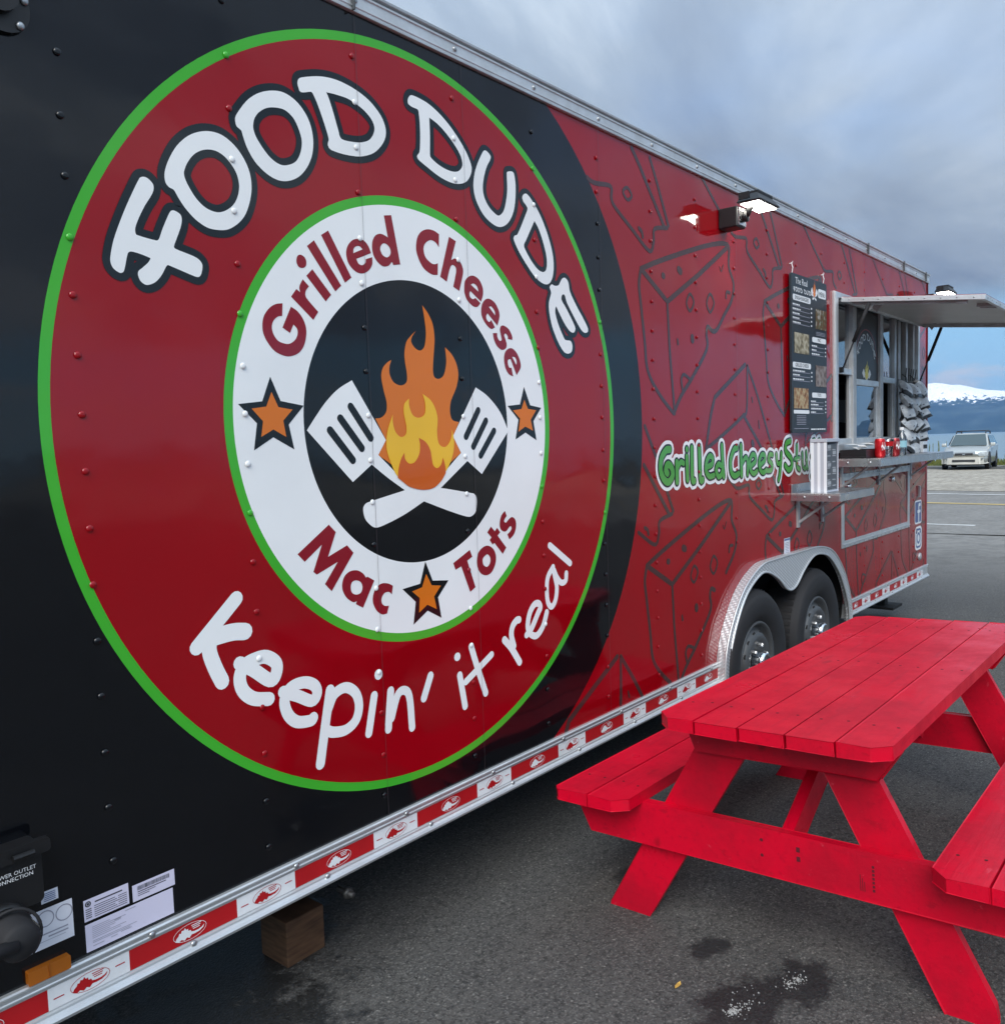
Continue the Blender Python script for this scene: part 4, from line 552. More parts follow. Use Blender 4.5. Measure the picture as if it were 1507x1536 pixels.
for i in range(-1, 4):
    for j in (-1, 0, 1): cheese(T['chC'], PX*i, PZ*j)
# green lettering beside the hatch: white surround, dark rim, green face
mb = MB()
for k, (p, w_) in enumerate(T['gcs']): ribbon(mb, smooth_open(p), w_/1000*0.92+.044, .0016+k*.00002, ramp_=.00001)
LET = part('lettering', mb, M_white, TR)
for k, (p, w_) in enumerate(T['gcs']):
    part('letter_outline', ribbon(MB(), smooth_open(p), w_/1000*0.92+.012, .0024+k*.00003, ramp_=.00002), M_navy, LET)
for k, (p, w_) in enumerate(T['gcs']):
    part('letter', ribbon(MB(), smooth_open(p), w_/1000*0.92-.004, .0036+k*.00003, ramp_=.00002), M_lgreen, LET)
# seams and rivets
for x in (1.667, 2.105, 2.886, 4.11): part('panel_seam', rect(MB(), x, x+.0010, ZB, 1.222, .0044), mat('seam', (0.05, 0.035, 0.04), 0.6), TR)
def inside(x, z, l):
    c = False
    for i in range(len(l)):
        a, b = l[i-1], l[i]
        if (a.y > z) != (b.y > z) and x < (b.x-a.x)*(z-a.y)/(b.y-a.y)+a.x: c = not c
    return c
WHITE_LOOPS = [[smooth_loop(l, 2) for l in g] for g in T['food']]; RING = [[smooth_loop(l, 2) for l in g] for g in T['ring']]; SPAT = [smooth_loop(l, 2) for l in T['sp']]; KEEP = [(smooth_open(s[0]), s[1]/1000) for s in T['keep']]
def wrap_at(x, z):
    for g in WHITE_LOOPS:
        if inside(x, z, g[0]): return M_navy if False else (M_red if len(g) > 1 and inside(x, z, g[1]) else M_white)
    for g in RING:
        if inside(x, z, g[0]) and not (len(g) > 1 and inside(x, z, g[1])): return M_darkred
    for l in SPAT:
        if inside(x, z, l): return M_white
    for P, w_ in KEEP:
        if any((p-Vector((x, z))).length < w_*.5 for p in P): return M_white
    r = math.hypot(x-CX, z-CZ)
    if r < .427: return M_black
    if r < .641: return M_white
    if r < .667: return M_green
    if r < 1.0755: return M_red
    if r < 1.10: return M_green
    return M_black if x < CX+math.sqrt(max(0, 1.322**2-(z-CZ)**2))+.02 and abs(z-CZ) < 1.32 else M_red
rv = {}; small = {}
count = 0
for c in range(0, 18):
    x = .846-.4064+.4055*c
    for r in range(18):
        z = 1.1027-.1251*r
        if z < ZB+.03 or (x < 1.0 and z < -.90) or x > 7.66 or (3.80 < x < 5.73 and z < -.63) or (5.47 < x < 7.47 and -.13 < z < .93) or (5.6 < x < 7.22 and z < -.22 and z > -.75): continue
        m = wrap_at(x, z); jx, jz = random.uniform(-.002, .002), random.uniform(-.003, .003)
        if count < 215:
            if m.name not in rv: rv[m.name] = MB().dome((0, 0, 0), .0082, .0030).mesh('rivet', m, True)
            o = link('rivet', rv[m.name], SIDE); o.location = (x+jx, D-.0038, z+jz); count += 1
        else: small.setdefault(m.name, MB()).dome((x+jx, D-.0012, z+jz), .0078, .0034, 8)
for k, mbx in small.items(): struct(part('rivet_rows', mbx, MATS[k], SIDE, True), 'stuff')
# top rail and bottom rail, extruded along the wall
def extr(prof, x0, x1): 
    mb = MB(); n = len(prof)
    for x in (x0, x1):
        for dy, z in prof: mb.v.append((x, D-dy, z))
    for i in range(n-1): mb.f.append((i, i+1, n+i+1, n+i))
    mb.f.append(tuple(reversed(range(n)))); mb.f.append(tuple(range(n, 2*n))); return mb
top = [(-.01, 1.219), (.006, 1.219), (.012, 1.221), (.013, 1.226), (.010, 1.229), (.010, 1.232), (.013, 1.234), (.013, 1.237), (.009, 1.239), (.009, 1.266), (.013, 1.268), (.013, 1.273), (.006, 1.275), (.006, 1.279), (.018, 1.281), (.020, 1.287), (.014, 1.292), (-.03, 1.294)]
TOPR = part('top_rail', extr(top, XL, 7.735), M_alu, TR)
sc = MB().lathe([(.0085, 0), (.0085, -.003), (.005, -.0055), (0, -.006)], (0, 0, 0), 'y', 10).mesh('screw', M_screw, True)
for k in range(18):
    o = link('screw', sc, TOPR); o.location = (.846-.4064+.4055*k+.012, D-.0088, 1.252)
for x in (1.654, 6.138, 6.983, 7.60): part('rail_joint', MB().box(x, x+.004, D-.0235, D-.002, 1.2205, 1.2945), mat('sealant', (0.05, 0.055, 0.06), 0.6), TOPR)
bot = [(-.01, -1.089), (.010, -1.090), (.014, -1.093), (.014, -1.097), (.010, -1.100), (.010, -1.106), (.012, -1.108), (.012, -1.111), (.007, -1.113), (.007, -1.169), (.012, -1.171), (.013, -1.176), (.020, -1.180), (.024, -1.186), (.022, -1.193), (.014, -1.198), (-.02, -1.199)]
BOTR = part('bottom_rail', extr(bot, XL, 3.845), M_alu, TR); BOTF = part('bottom_rail', extr(bot, 5.70, 7.735), M_alu, TR)
def emblem(mb, x, z, fn=ident, d=.0083):
    """small oval badge on the tape: a ragged blot with a tail in a thin ring"""
    pts = [(-41, -10), (-37, -3), (-31, 1), (-29, 6), (-24, 5), (-22, 11), (-17, 9), (-13, 14), (-10, 8), (-5, 9), (-4, 3), (2, 3), (4, -2), (12, -4), (24, -4), (33, -2), (40, 3), (37, -4), (26, -9), (12, -10), (4, -9), (-2, -15), (-9, -11), (-16, -16), (-24, -11), (-31, -14)]
    fill(mb, [[Vector((x+a/1000*.95, z+b/1000)) for a, b in pts]], d)
    ribbon(mb, [Vector((x+a, z+b)) for a, b in oval(0, 0, .043, .0195, 22)], .0011, d+.0002, closed=True)
    for k in range(3): rect(mb, x+.004+k*.002, x+.030-k*.002, z+.0135-k*.0045-.002, z+.0135-k*.0045, d)
def tape(x0, x1, rail, red):
    part('reflective_tape', rect(MB(), x0, x1, -1.166, -1.118, .0076), M_taper if red else M_tapew, rail, label='red tape segment' if red else 'white tape segment')
    mb = MB(); xm = (x0+x1)/2+(.01 if red else 0); emblem(mb, xm, -1.142)
    if not red:
        for sx_ in (-1, 1): rect(mb, xm+sx_*.067-.011, xm+sx_*.067+.011, -1.143+sx_*.003, -1.1405+sx_*.003, .0083)
    part('tape_emblem', mb, M_tapew if red else M_taper, rail)
for k in range(-2, 8):
    x = .4077+.4572*k
    tape(x, min(x+.2794, 3.845), BOTR, True)
    if k < 7: tape(x+.2794, x+.4572, BOTR, False)
for k in range(4):
    x = 5.759+.4572*k; tape(x, x+.2794, BOTF, True); tape(x+.2794, min(x+.4572, 7.66), BOTF, False)
for rail, a, b in ((BOTR, -.5, 3.84), (BOTF, 5.72, 7.7)):
    for k in range(22):
        for z, off in ((-1.104, .30), (-1.1735, .40)):
            x = -.6+off+.4064*k
            if a < x < b: o = link('screw', sc, rail); o.location = (x, D-(.0105 if z > -1.12 else .0125), z)
# wheels in the tandem fender
part('wheel_well', MB().box(3.80, 5.74, D+.02, D+.36, -.70, -.64).box(3.80, 5.74, D+.34, D+.36, -1.2, -.64).box(3.78, 3.82, D+.002, D+.36, -1.2, -.64).box(5.72, 5.76, D+.002, D+.36, -1.2, -.64), M_under, TR)
FY = D-.05
mb = MB(); loop = [Vector(p) for p in FO]+[Vector(p) for p in reversed(FI)]
fill(mb, [loop], .05); n = len(mb.v)
o_ = len(mb.v)
for x, z in FO: mb.v += [(x, FY, z), (x, D-.001, z)]
for i in range(len(FO)-1): mb.f.append((o_+2*i, o_+2*i+2, o_+2*i+3, o_+2*i+1))
o_ = len(mb.v)
for x, z in FI: mb.v += [(x, FY, z), (x, FY+.02, z)]
for i in range(len(FI)-1): mb.f.append((o_+2*i+1, o_+2*i+3, o_+2*i+2, o_+2*i))
FEN = part('fender', mb, M_plate, TR)
fl_ = MB(); fo2 = [(x+(.012 if x > 4.75 else -.012)*(1 if z < -.67 else 0), z+.013*(1 if z > -1.0 else 0)) for x, z in FO]
fl_.tube([(x, FY+.001, z) for x, z in FO], .006, 6).tube([(x, FY-.001, z) for x, z in FI], .0065, 6)
part('fender_lip', fl_, M_alu, FEN, True)
WR = .374
def wheel(cx, cz):
    prof = [(.11, -.012), (.135, -.02), (.155, .0), (.165, .02), (.178, .022), (.186, .0), (.196, -.012), (.206, -.014), (.21, -.004), (.207, .01), (.2, .03), (.2, .20)]
    w = part('wheel', MB().lathe([(.001, .01), (.06, .01), (.075, -.004), (.11, -.012)]+prof[1:], (cx, D-.035, cz), 'y', 40), M_wheel, TR, True)
    ty = [(.205, .0), (.222, -.016), (.25, -.028), (.29, -.033), (.33, -.03), (.35, -.02), (.352, -.012)]
    t = part('tyre', MB().lathe(ty+[(.366, -.002), (WR-.002, .02), (WR, .05), (WR, .15), (.366, .2), (.33, .225), (.2, .2)], (cx, D-.035, cz), 'y', 56), M_rubber, w, True)
    tr = MB()
    for k in range(60):
        a = 2*math.pi*k/60
        for y0, da in ((.012, 0), (.07, .05), (.13, 0)):
            c_, s_ = math.cos(a+da), math.sin(a+da); c2, s2 = math.cos(a+da+.06), math.sin(a+da+.06)
            r0, r1 = WR-.004, WR+.002; y = D-.035+y0; y1 = y+.045
            tr.add([(cx+r1*c_, y, cz+r1*s_), (cx+r1*c2, y, cz+r1*s2), (cx+r1*c2, y1, cz+r1*s2), (cx+r1*c_, y1, cz+r1*s_), (cx+r0*c_, y, cz+r0*s_), (cx+r0*c2, y, cz+r0*s2)], [(0, 1, 2, 3), (0, 4, 5, 1)])
    struct(part('tread', tr, M_rubber, w), 'stuff')
    h = MB(); 
    for k in range(12):
        a = 2*math.pi*k/12+.2; h.lathe([(0, -.0005), (.0135, -.0005), (.0135, .004)], (cx+.146*math.cos(a), D-.035-.006, cz+.146*math.sin(a)), 'y', 10)
    part('vent_hole', h, M_under, w)
    part('hub_cap', MB().lathe([(.052, .0), (.052, -.045), (.047, -.06), (.038, -.062), (.036, -.05), (0, -.048)], (cx, D-.035, cz), 'y', 24), M_chrome, w, True)
    for k in range(6):
        a = 2*math.pi*k/6+.3; part('lug_nut', MB().lathe([(.012, .0), (.012, -.02), (.008, -.026), (0, -.026)], (cx+.085*math.cos(a), D-.043, cz+.085*math.sin(a)), 'y', 6), M_screw, w)
for cx in (4.226, 5.078): wheel(cx, -1.160)
# rounded vent cover up at the near end, only its corner shows
VC = part('vent_cover', MB().prism(rrect(.30, .793, .858, 1.16, .05, 6), lambda u, v, a: (u, D-a, v), .0007, .012), M_blackpl, TR, bevel=.004)
part('vent_hood', MB().prism(rrect(.30, .768, .889, 1.14, .04, 6), lambda u, v, a: (u, D-a, v), .0125, .03), M_blackpl, VC, bevel=.008)
for p in ((.783, .93), (.772, .878), (.70, .868)): o = link('screw', sc, VC); o.location = (p[0], D-.0125, p[1])
# power inlet and stickers by the near corner
INL = part('power_inlet', MB().prism(rrect(.42, .682, -.905, -.775, .012), lambda u, v, a: (u, D-a, v), .0007, .045), M_blackpl, TR, bevel=.006)
part('inlet_lid', MB().prism(rrect(.42, .695, -.797, -.768, .008), lambda u, v, a: (u, D-a, v), .046, .062).tube([(.62, D-.07, -.785), (.66, D-.07, -.785)], .006, 8), M_blackpl, INL)
mb = MB(); text(mb, 'POWER OUTLET', .670, -.829, .0115, .0465, align='RIGHT'); text(mb, 'CONNECTION', .664, -.8405, .0115, .0465, align='RIGHT'); part('inlet_text', mb, M_print_white, INL)
def sticker(x0, x1, z0, z1, m=M_sticker, lab=None): return part('sticker', rect(MB(), x0, x1, z0, z1, .0012), m, TR, label=lab)
def bars(st, rows, m=M_greyink, d=.0017):
    mb = MB()
    for x0, x1, z0, z1 in rows: rect(mb, x0, x1, z0, z1, d)
    part('sticker_print', mb, m, st)
s1 = sticker(.7755, .8765, -1.0125, -.9635, M_lavender, 'lavender tyre information sticker with columns of small print')
bars(s1, [(.80, .862, -.976, -.973)]+[(.798+.0*k, .845+.004*(k % 3), -.984-.0048*k, -.9825-.0048*k) for k in range(6)]+[(.852, .872, -.984-.0048*k, -.9825-.0048*k) for k in range(6)]+[(.779, .792, -.987-.0048*k, -.985-.0048*k) for k in range(5)], M_ink)
part('sticker_mark', annulus(annulus(MB(), .785, -.974, .004, .0065, .0018, 20), .785, -.974, 0.0, .0028, .0018, 12), M_ink, s1)
s2 = sticker(.885, .988, -1.0145, -.9755, M_lavender, 'small lavender sticker with a bar code'); x = .897; rows = []
while x < .974:
    w_ = random.choice((.0006, .0009, .0014)); rows.append((x, x+w_, -.991, -.981)); x += w_+random.choice((.0007, .001, .0014))
bars(s2, rows+[(.897, .966, -.9955, -.9935), (.897, .94, -1.0, -.9985), (.897, .925, -1.0045, -1.003)], M_ink)
s3 = sticker(.7755, .9815, -1.082, -1.0195, M_lavender, 'wide lavender sticker with lines of small print'); bars(s3, [(.79, .83+.012*((k*7) % 4), -1.030-.0042*k, -1.0288-.0042*k) for k in range(7)]+[(.79, .89, -1.062, -1.0607), (.79, .875, -1.0655, -1.0642), (.79, .815, -1.073, -1.0715), (.83, .845, -1.0715, -1.070), (.865, .89, -1.026, -1.0245), (.84, .855, -1.036, -1.034), (.853, .878, -1.069, -1.0675)])
s4 = sticker(.6635, .7525, -1.030, -.945, M_sticker, 'white sticker with two round dial drawings'); bars(s4, [(.675, .741, -1.001, -.998), (.70, .741, -1.009, -1.006), (.672, .735, -1.015, -1.014)])
part('sticker_print', annulus(annulus(MB(), .7345, -.969, .0155, .0178, .0017, 36), .6965, -.967, .0155, .0178, .0017, 36), M_greyink, s4)
s5 = sticker(.6905, .7255, -.9335, -.908, M_sticker, 'tiny white label above the dial sticker'); bars(s5, [(.696, .72, -.914-.004*k, -.9125-.004*k) for k in range(5)], M_fbblue)
ML = part('marker_light', MB().prism(rrect(.6495, .7355, -1.0895, -1.0595, .003), lambda u, v, a: (u, D-a, v), .0007, .016), M_amber, TR, bevel=.003)
part('lens_divider', MB().box(.69, .6925, D-.0175, D-.016, -1.088, -1.061), mat('amber_dark', (.32, .08, .006), .3), ML)
s6 = sticker(4.697, 4.783, -.657, -.567, M_sticker, 'small white sticker above the fender'); bars(s6, [(4.70, 4.78, -.580, -.570)], M_fbblue); bars(s6, [(4.71, 4.77, -.596-.009*k, -.592-.009*k) for k in range(7)])
# social icons near the rear corner
ic = part('social_icon', fill(MB(), [[Vector(p) for p in rrect(7.366, 7.566, -.728, -.537, .025)]], .0012), M_print_white, TR, label='square white and blue icon with a white letter f')
part('icon_field', fill(MB(), [[Vector(p) for p in rrect(7.379, 7.553, -.715, -.550, .018)]], .0018), M_fbblue, ic)
mb = MB(); ribbon(mb, smooth_open([(7520, -575, 0), (7490, -575, 0), (7478, -595, 0), (7478, -714, 0)]), .027, .0024); ribbon(mb, smooth_open([(7448, -628, 0), (7515, -628, 0)]), .024, .0027); part('icon_glyph', mb, M_print_white, ic)
ic = part('social_icon', fill(MB(), [[Vector(p) for p in rrect(7.375, 7.578, -.942, -.75, .05)]], .0012), M_print_white, TR, label='white rounded icon with a camera outline')
mb = MB(); ribbon(mb, [Vector(p) for p in rrect(7.402, 7.552, -.918, -.775, .04)], .016, .0018, closed=True); ribbon(mb, [Vector(p) for p in oval(7.477, -.846, .040, .038, 24)], .018, .0018, closed=True); fill(mb, [[Vector(p) for p in oval(7.524, -.80, .011, .011, 10)]], .0019); part('icon_glyph', mb, M_fbblue, ic)
part('grommet', MB().lathe([(.03, 0), (.03, -.012), (.018, -.016), (0, -.016)], (7.50, D-.001, -1.0), 'y', 14), M_alud, TR, True); part('door_stop', MB().box(7.462, 7.486, D-.015, D-.001, -.51, -.42), M_alud, TR)
# ------------------------------------------------------------------ serving window
mb = MB()
for x0, x1, z0, z1 in ((5.493, WX0, -.105, .903), (WX1, 7.445, -.105, .903), (WX0, WX1, WZ1, .903), (WX0, WX1, -.105, WZ0)): mb.box(x0, x1, D-.014, D+.05, z0, z1)
mb.box(5.50, 5.512, D-.019, D-.014, -.10, .90)
WIN = part('serving_window', mb, M_alu, TR, bevel=.002)
for x0, x1, y in ((5.921, 5.988, .012), (6.508, 6.578, .012), (6.885, 6.93, .02), (7.02, 7.05, .03), (7.13, 7.15, .05), (7.22, 7.27, .03), (7.345, 7.395, .01)): part('window_mullion', MB().box(x0, x1, D+y, D+y+.05, WZ0, WZ1), M_alud, WIN, bevel=.002)
mb = MB()
for x0, x1, y in ((6.93, 7.02, .05), (7.05, 7.13, .06), (7.15, 7.22, .06), (7.27, 7.345, .05)): mb.box(x0, x1, D+y, D+y+.02, WZ0, WZ1)
part('window_track', mb, mat('track_brown', (0.10, 0.092, 0.082), 0.5), WIN)
for x0, x1, zr in ((WX0, 5.921, .425), (5.988, 6.508, .365), (6.578, 6.885, .402)):
    s_ = MB(); s_.box(x0, x1, D+.02, D+.055, zr-.022, zr+.018); s_.box(x0, x1, D+.02, D+.05, WZ0, WZ0+.035); s_.box(x0, x0+.018, D+.03, D+.05, WZ0+.035, zr-.022); s_.box(x1-.018, x1, D+.03, D+.05, WZ0+.035, zr-.022)
    part('window_sash', s_, M_alu, WIN, bevel=.002)
    part('pane', MB().box(x0+.002, x1-.002, D+.040, D+.043, zr+.018, WZ1-.002), M_glass, WIN)
    if x0 > 5.9 and x0 < 6: part('pane', MB().box(x0+.018, x1-.018, D+.036, D+.039, WZ0+.035, zr-.022), M_glass, WIN)
# inside: dark kitchen with a beige ceiling, hood and a few steel surfaces
inn = MB().box(5.0, 7.62, YB-.3, YB-.28, -1.0, 1.2).box(5.0, 5.02, D+.05, YB-.3, -1.0, 1.2).box(7.60, 7.62, D+.08, YB-.3, -1.0, 1.2).box(5.0, 7.6, D+.3, YB-.3, -.95, -.93)
part('kitchen_lining', inn, mat('kitchen_wall', (.10, .10, .105), .5), TR)
ki = MB()
for y0, y1, z0, z1, x in ((2.42, 2.62, .10, .30, 7.592), (2.70, 2.86, -.02, .12, 7.590), (2.36, 2.50, .34, .42, 7.588)): ki.add([(x, y0, z0), (x, y1, z0+.03), (x, y1, z1+.02), (x, y0, z1)], [(0, 1, 2, 3)])
part('wall_notice', ki, M_print_white, TR)
part('kitchen_shelf', MB().box(7.2, 7.595, 2.3, 3.2, .44, .46).box(7.3, 7.5, 2.4, 2.55, .462, .56).box(7.25, 7.45, 2.62, 2.8, .462, .60), mat('kitchen_steel', (.18, .18, .19), .35, .8), TR); part('ceiling_panel', MB().box(5.02, 7.6, D+.05, YB-.3, 1.10, 1.115), M_beige, TR)
kt = MB().box(6.4, 7.5, 3.3, 4.1, -.93, -.12).box(5.3, 6.2, 3.6, 4.1, -.93, .02).box(6.5, 7.5, 3.2, 4.1, .52, .86); part('kitchen_unit', kt, mat('kitchen_steel', (.18, .18, .19), .35, .8), TR)
sg = thing('sign', 'dark sign with arched white lettering and a yellow flame in the upper middle window', 'sign', (6.248, D+.034, .62))
def sfn(x, z, d): return ((x-CX)*.222, -.006-d*.4, -.145+(z-CZ)*.235)
part('sign_board', MB().box(-.255, .255, -.005, .004, -.236, .242), mat('sign_dark', (.012, .011, .012), .45), sg)
part('sign_ring', ribbon(MB(), [Vector((CX+1.08*math.cos(math.radians(a)), CZ+1.08*math.sin(math.radians(a)))) for a in range(8, 174, 5)], .03, .001, sfn), M_taper, sg)
for g in T['food']: part('letter', fill(MB(), [smooth_loop(l, 2) for l in g], .002, sfn), M_print_white, sg)
part('flame', fill(MB(), [smooth_loop(T['fl1'], 3)], .002, lambda x, z, d: sfn(x, z-.18, d)), mat('sign_yellow', (.75, .6, .02), .4), sg)
for l in T['sp']: part('spatula', fill(MB(), [smooth_loop(l, 3)], .0015, lambda x, z, d: sfn(x, z-.18, d)), M_print_white, sg)
# ------------------------------------------------------------------ awning hatch
HX0, HX1 = 5.60, 7.395
e1 = Vector((0, 1.066-1.875, .781-.872)); AL = e1.length; e1 /= AL; e2 = Vector((1, 0, 0)).cross(e1)*-1
if e2.z < 0: e2 = -e2
H0 = Vector((0, 1.875, .872))
def ab(mb, x0, x1, t0, t1, n0, n1):
    P = []
    for n in (n0, n1):
        for x, t in ((x0, t1), (x1, t1), (x1, t0), (x0, t0)): p = H0+e1*t+e2*n; P.append((x, p.y, p.z))
    return mb.hexa(P)
M_under_aw = mat('awning_liner', (0.52, 0.51, 0.48), 0.42); dirt(M_under_aw, (0.52, 0.51, 0.48), 0.3, 4)
mb = MB(); ab(mb, HX0+.024, HX1-.024, .024, AL-.024, -.015, -.002); AW = part('awning', mb, M_under_aw, TR)
mb = MB(); ab(mb, HX0, HX1, 0, .024, -.028, 0); ab(mb, HX0, HX1, AL-.024, AL, -.028, 0); ab(mb, HX0, HX0+.024, .024, AL-.024, -.028, 0); ab(mb, HX1-.024, HX1, .024, AL-.024, -.028, 0)
part('awning_frame', mb, M_alu, AW, bevel=.002)
mb = MB(); ab(mb, HX0+.06, HX0+.085, .05, AL-.15, -.04, -.0155); ab(mb, HX1-.085, HX1-.06, .05, AL-.15, -.04, -.0155); part('awning_rib', mb, M_alud, AW)
rv3 = MB().lathe([(.005, 0), (.004, .0025), (0, .003)], (0, 0, 0), 'z', 8).mesh('rivet', M_screw, True)
for k in range(9):
    q = H0+e1*(.05+k*.088)+e2*-.014; o = link('rivet', rv3, AW); o.location = (HX0-.0005, q.y, q.z); o.rotation_euler = (0, -math.pi/2, 0)
for k in range(15):
    q = H0+e1*(AL+.0005)+e2*-.014; o = link('rivet', rv3, AW); o.location = (HX0+.06+k*.12, q.y, q.z); o.rotation_euler = (math.pi/2, 0, 0)
part('awning_skin', ab(MB(), HX0+.002, HX1-.002, .002, AL-.002, .0005, .003), M_red, AW)
mb = MB(); ab(mb, HX0+.02, HX1-.02, -.018, .004, -.02, .006); part('hinge', mb, M_alud, AW)
for x in (HX0+.16, HX0+.30, HX1-.16): 
    q = H0+e1*.165+e2*-.03; part('strut_bracket', MB().prism([(-.035, 0), (.035, 0), (0, -.05)], lambda u, v, a: (x-.12+a, q.y+u, q.z+v), 0, .004), M_alud, AW)
mb = MB()
for x in (HX0+.33, HX0+.42): ab(mb, x, x+.03, AL-.11, AL-.02, -.034, -.0155)
ab(mb, HX0+.04, HX0+.06, AL-.16, AL-.10, -.045, -.0155); part('latch', mb, M_alud, AW)
for x, zb in ((HX0+.012, .422), (HX1-.012, .392)):
    a = Vector((x, 1.872, zb)); b = H0+e1*.17+e2*-.035; b.x = x; m_ = a.lerp(b, .42)
    s_ = part('gas_strut', MB().tube([m_, b], .012, 10), M_rubber, AW, True); part('strut_rod', MB().tube([a, m_], .0055, 8), M_rubber, s_, True); part('strut_mount', MB().box(x-.008, x+.008, 1.865, 1.892, zb-.02, zb+.015), M_blackpl, s_)
# ------------------------------------------------------------------ counter, small shelf, lower hatch
M_steel = alu('brushed_steel', (0.56, 0.57, 0.58), 0.3, 0.95)
def shelf(name, x0, x1, y0, zt, h, br, lab, upst=0.0):
    mb = MB().box(x0, x1, y0, D-.002, zt-.006, zt).box(x0, x1, y0-.0015, y0+.004, zt-h, zt-.0065).box(x0-.0015, x0+.004, y0+.0045, D-.002, zt-h, zt-.0065).box(x1-.004, x1+.0015, y0+.0045, D-.002, zt-h, zt-.0065)
    if upst: mb.box(x0, x1, D-.010, D-.0025, zt+.0005, zt+upst)
    s_ = part(name, mb, M_steel, TR, bevel=.0015, label=lab)
    for bx in br:
        b = MB().box(bx, bx+.03, D-.012, D-.001, zt-h-.16, zt-.008).box(bx, bx+.03, y0+.04, D-.0125, zt-.030, zt-.008)
        b.tube([(bx+.015, y0+.07, zt-.03), (bx+.015, D-.012, zt-h-.13)], .008, 6); part('bracket', b, M_alud, s_)
    for px in (y0+.06, D-.08): o = link('screw', sc, s_); o.location = (x0-.0015, px, zt-h*.5); o.rotation_euler = (0, 0, -math.pi/2)
    return s_
shelf('serving_counter', 5.527, 7.375, 1.617, -.144, .050, (5.62, 6.4, 7.2), 'long stainless counter below the serving window')
shelf('side_shelf', 4.797, 5.394, 1.614, -.316, .044, (4.88, 5.27), 'short stainless shelf beside the lower hatch', .05)
mb = MB(); z0, z1, x0, x1 = -.728, -.243, 5.632, 7.19; w_ = .045
mb.box(x0, x1, D-.010, D-.0005, z1-w_, z1).box(x0, x1, D-.010, D-.0005, z0, z0+w_).box(x0, x0+w_, D-.010, D-.0005, z0+w_, z1-w_).box(x1-w_, x1, D-.010, D-.0005, z0+w_, z1-w_)
mb.box(x0+.01, x1-.01, D-.016, D-.0105, z1-.026, z1-.018).box(x0+.01, x1-.01, D-.016, D-.0105, z0+.018, z0+.026)
HT = part('lower_hatch', mb, M_alu, TR, bevel=.0015)
rv2 = MB().dome((0, 0, 0), .006, .003, 8).mesh('rivet', M_screw, True)
for k in range(16):
    for z in (z0+.009, z1-.009): o = link('rivet', rv2, HT); o.location = (x0+.05+k*.098, D-.0102, z)
for x in (5.78, 6.75): part('latch', MB().lathe([(.02, 0), (.02, -.012), (.014, -.016), (0, -.016)], (x, D-.001, -.33), 'y', 14), M_chrome, HT, True)
# ------------------------------------------------------------------ floodlights
def flood(dx, lab):
    bx = part('floodlight', MB().box(3.92+dx, 4.015+dx, 1.795, D-.001, 1.01, 1.105), M_blackpl, TR, bevel=.006, label=lab)
    part('cover_plate', MB().box(3.930+dx, 4.005+dx, 1.789, 1.7945, 1.018, 1.098), M_steel, bx)
    kn = MB().tube([(3.968+dx, 1.79, 1.058), (3.968+dx, 1.765, 1.058)], .026, 12).tube([(3.968+dx, 1.772, 1.062), (3.985+dx, 1.76, 1.10), (4.0+dx, 1.745, 1.125)], .017, 8); part('knuckle', kn, M_blackpl, bx, True)
    x0, x1, y0, y1, z0, z1 = 3.893+dx, 4.133+dx, 1.668, 1.790, 1.108, 1.150
    hd = MB(); hd.hexa([(x0, y0, z0), (x1, y0, z0), (x1, y1, z0), (x0, y1, z0), (x0+.035, y0+.03, z1), (x1-.035, y0+.03, z1), (x1-.035, y1-.015, z1), (x0+.035, y1-.015, z1)])
    h = part('lamp_head', hd, M_blackpl, bx, bevel=.006); fn_ = MB()
    for k in range(12): xx = x0+.040+k*.0142; fn_.box(xx, xx+.006, y0+.026, y1-.016, z1-.025, z1+.010)
    fn_.box(x0-.012, x0-.001, y0+.05, y1-.02, z0+.01, z0+.04).box(x1+.001, x1+.012, y0+.05, y1-.02, z0+.01, z0+.04); part('cooling_fin', fn_, M_blackpl, bx)
    part('lens_frame', MB().box(x0+.012, x1-.012, y0+.012, y1-.012, z0-.004, z0-.0005), M_ledglass, bx)
    part('lens', MB().box(x0+.02, x1-.02, y0+.018, y1-.018, z0-.008, z0-.0045), M_led, bx)
flood(0, 'lit floodlight above the cheese drawings'); flood(3.59, 'lit floodlight above the awning')
# jacks and bolt below
part('stabilizer_jack', MB().box(7.45, 7.53, D+.25, D+.33, -1.42, -1.13).box(7.36, 7.62, D+.16, D+.42, -1.44, -1.42).tube([(7.49, D+.29, -1.46), (7.49, D+.29, -1.2)], .025, 8), M_under, TR)
part('frame_bolt', MB().tube([(1.60, 2.06, -1.34), (1.60, 1.99, -1.34)], .009, 8).tube([(1.60, 2.02, -1.34), (1.60, 2.008, -1.34)], .018, 6), mat('rusty_steel', (.12, .115, .11), .5, .6), TR, True)
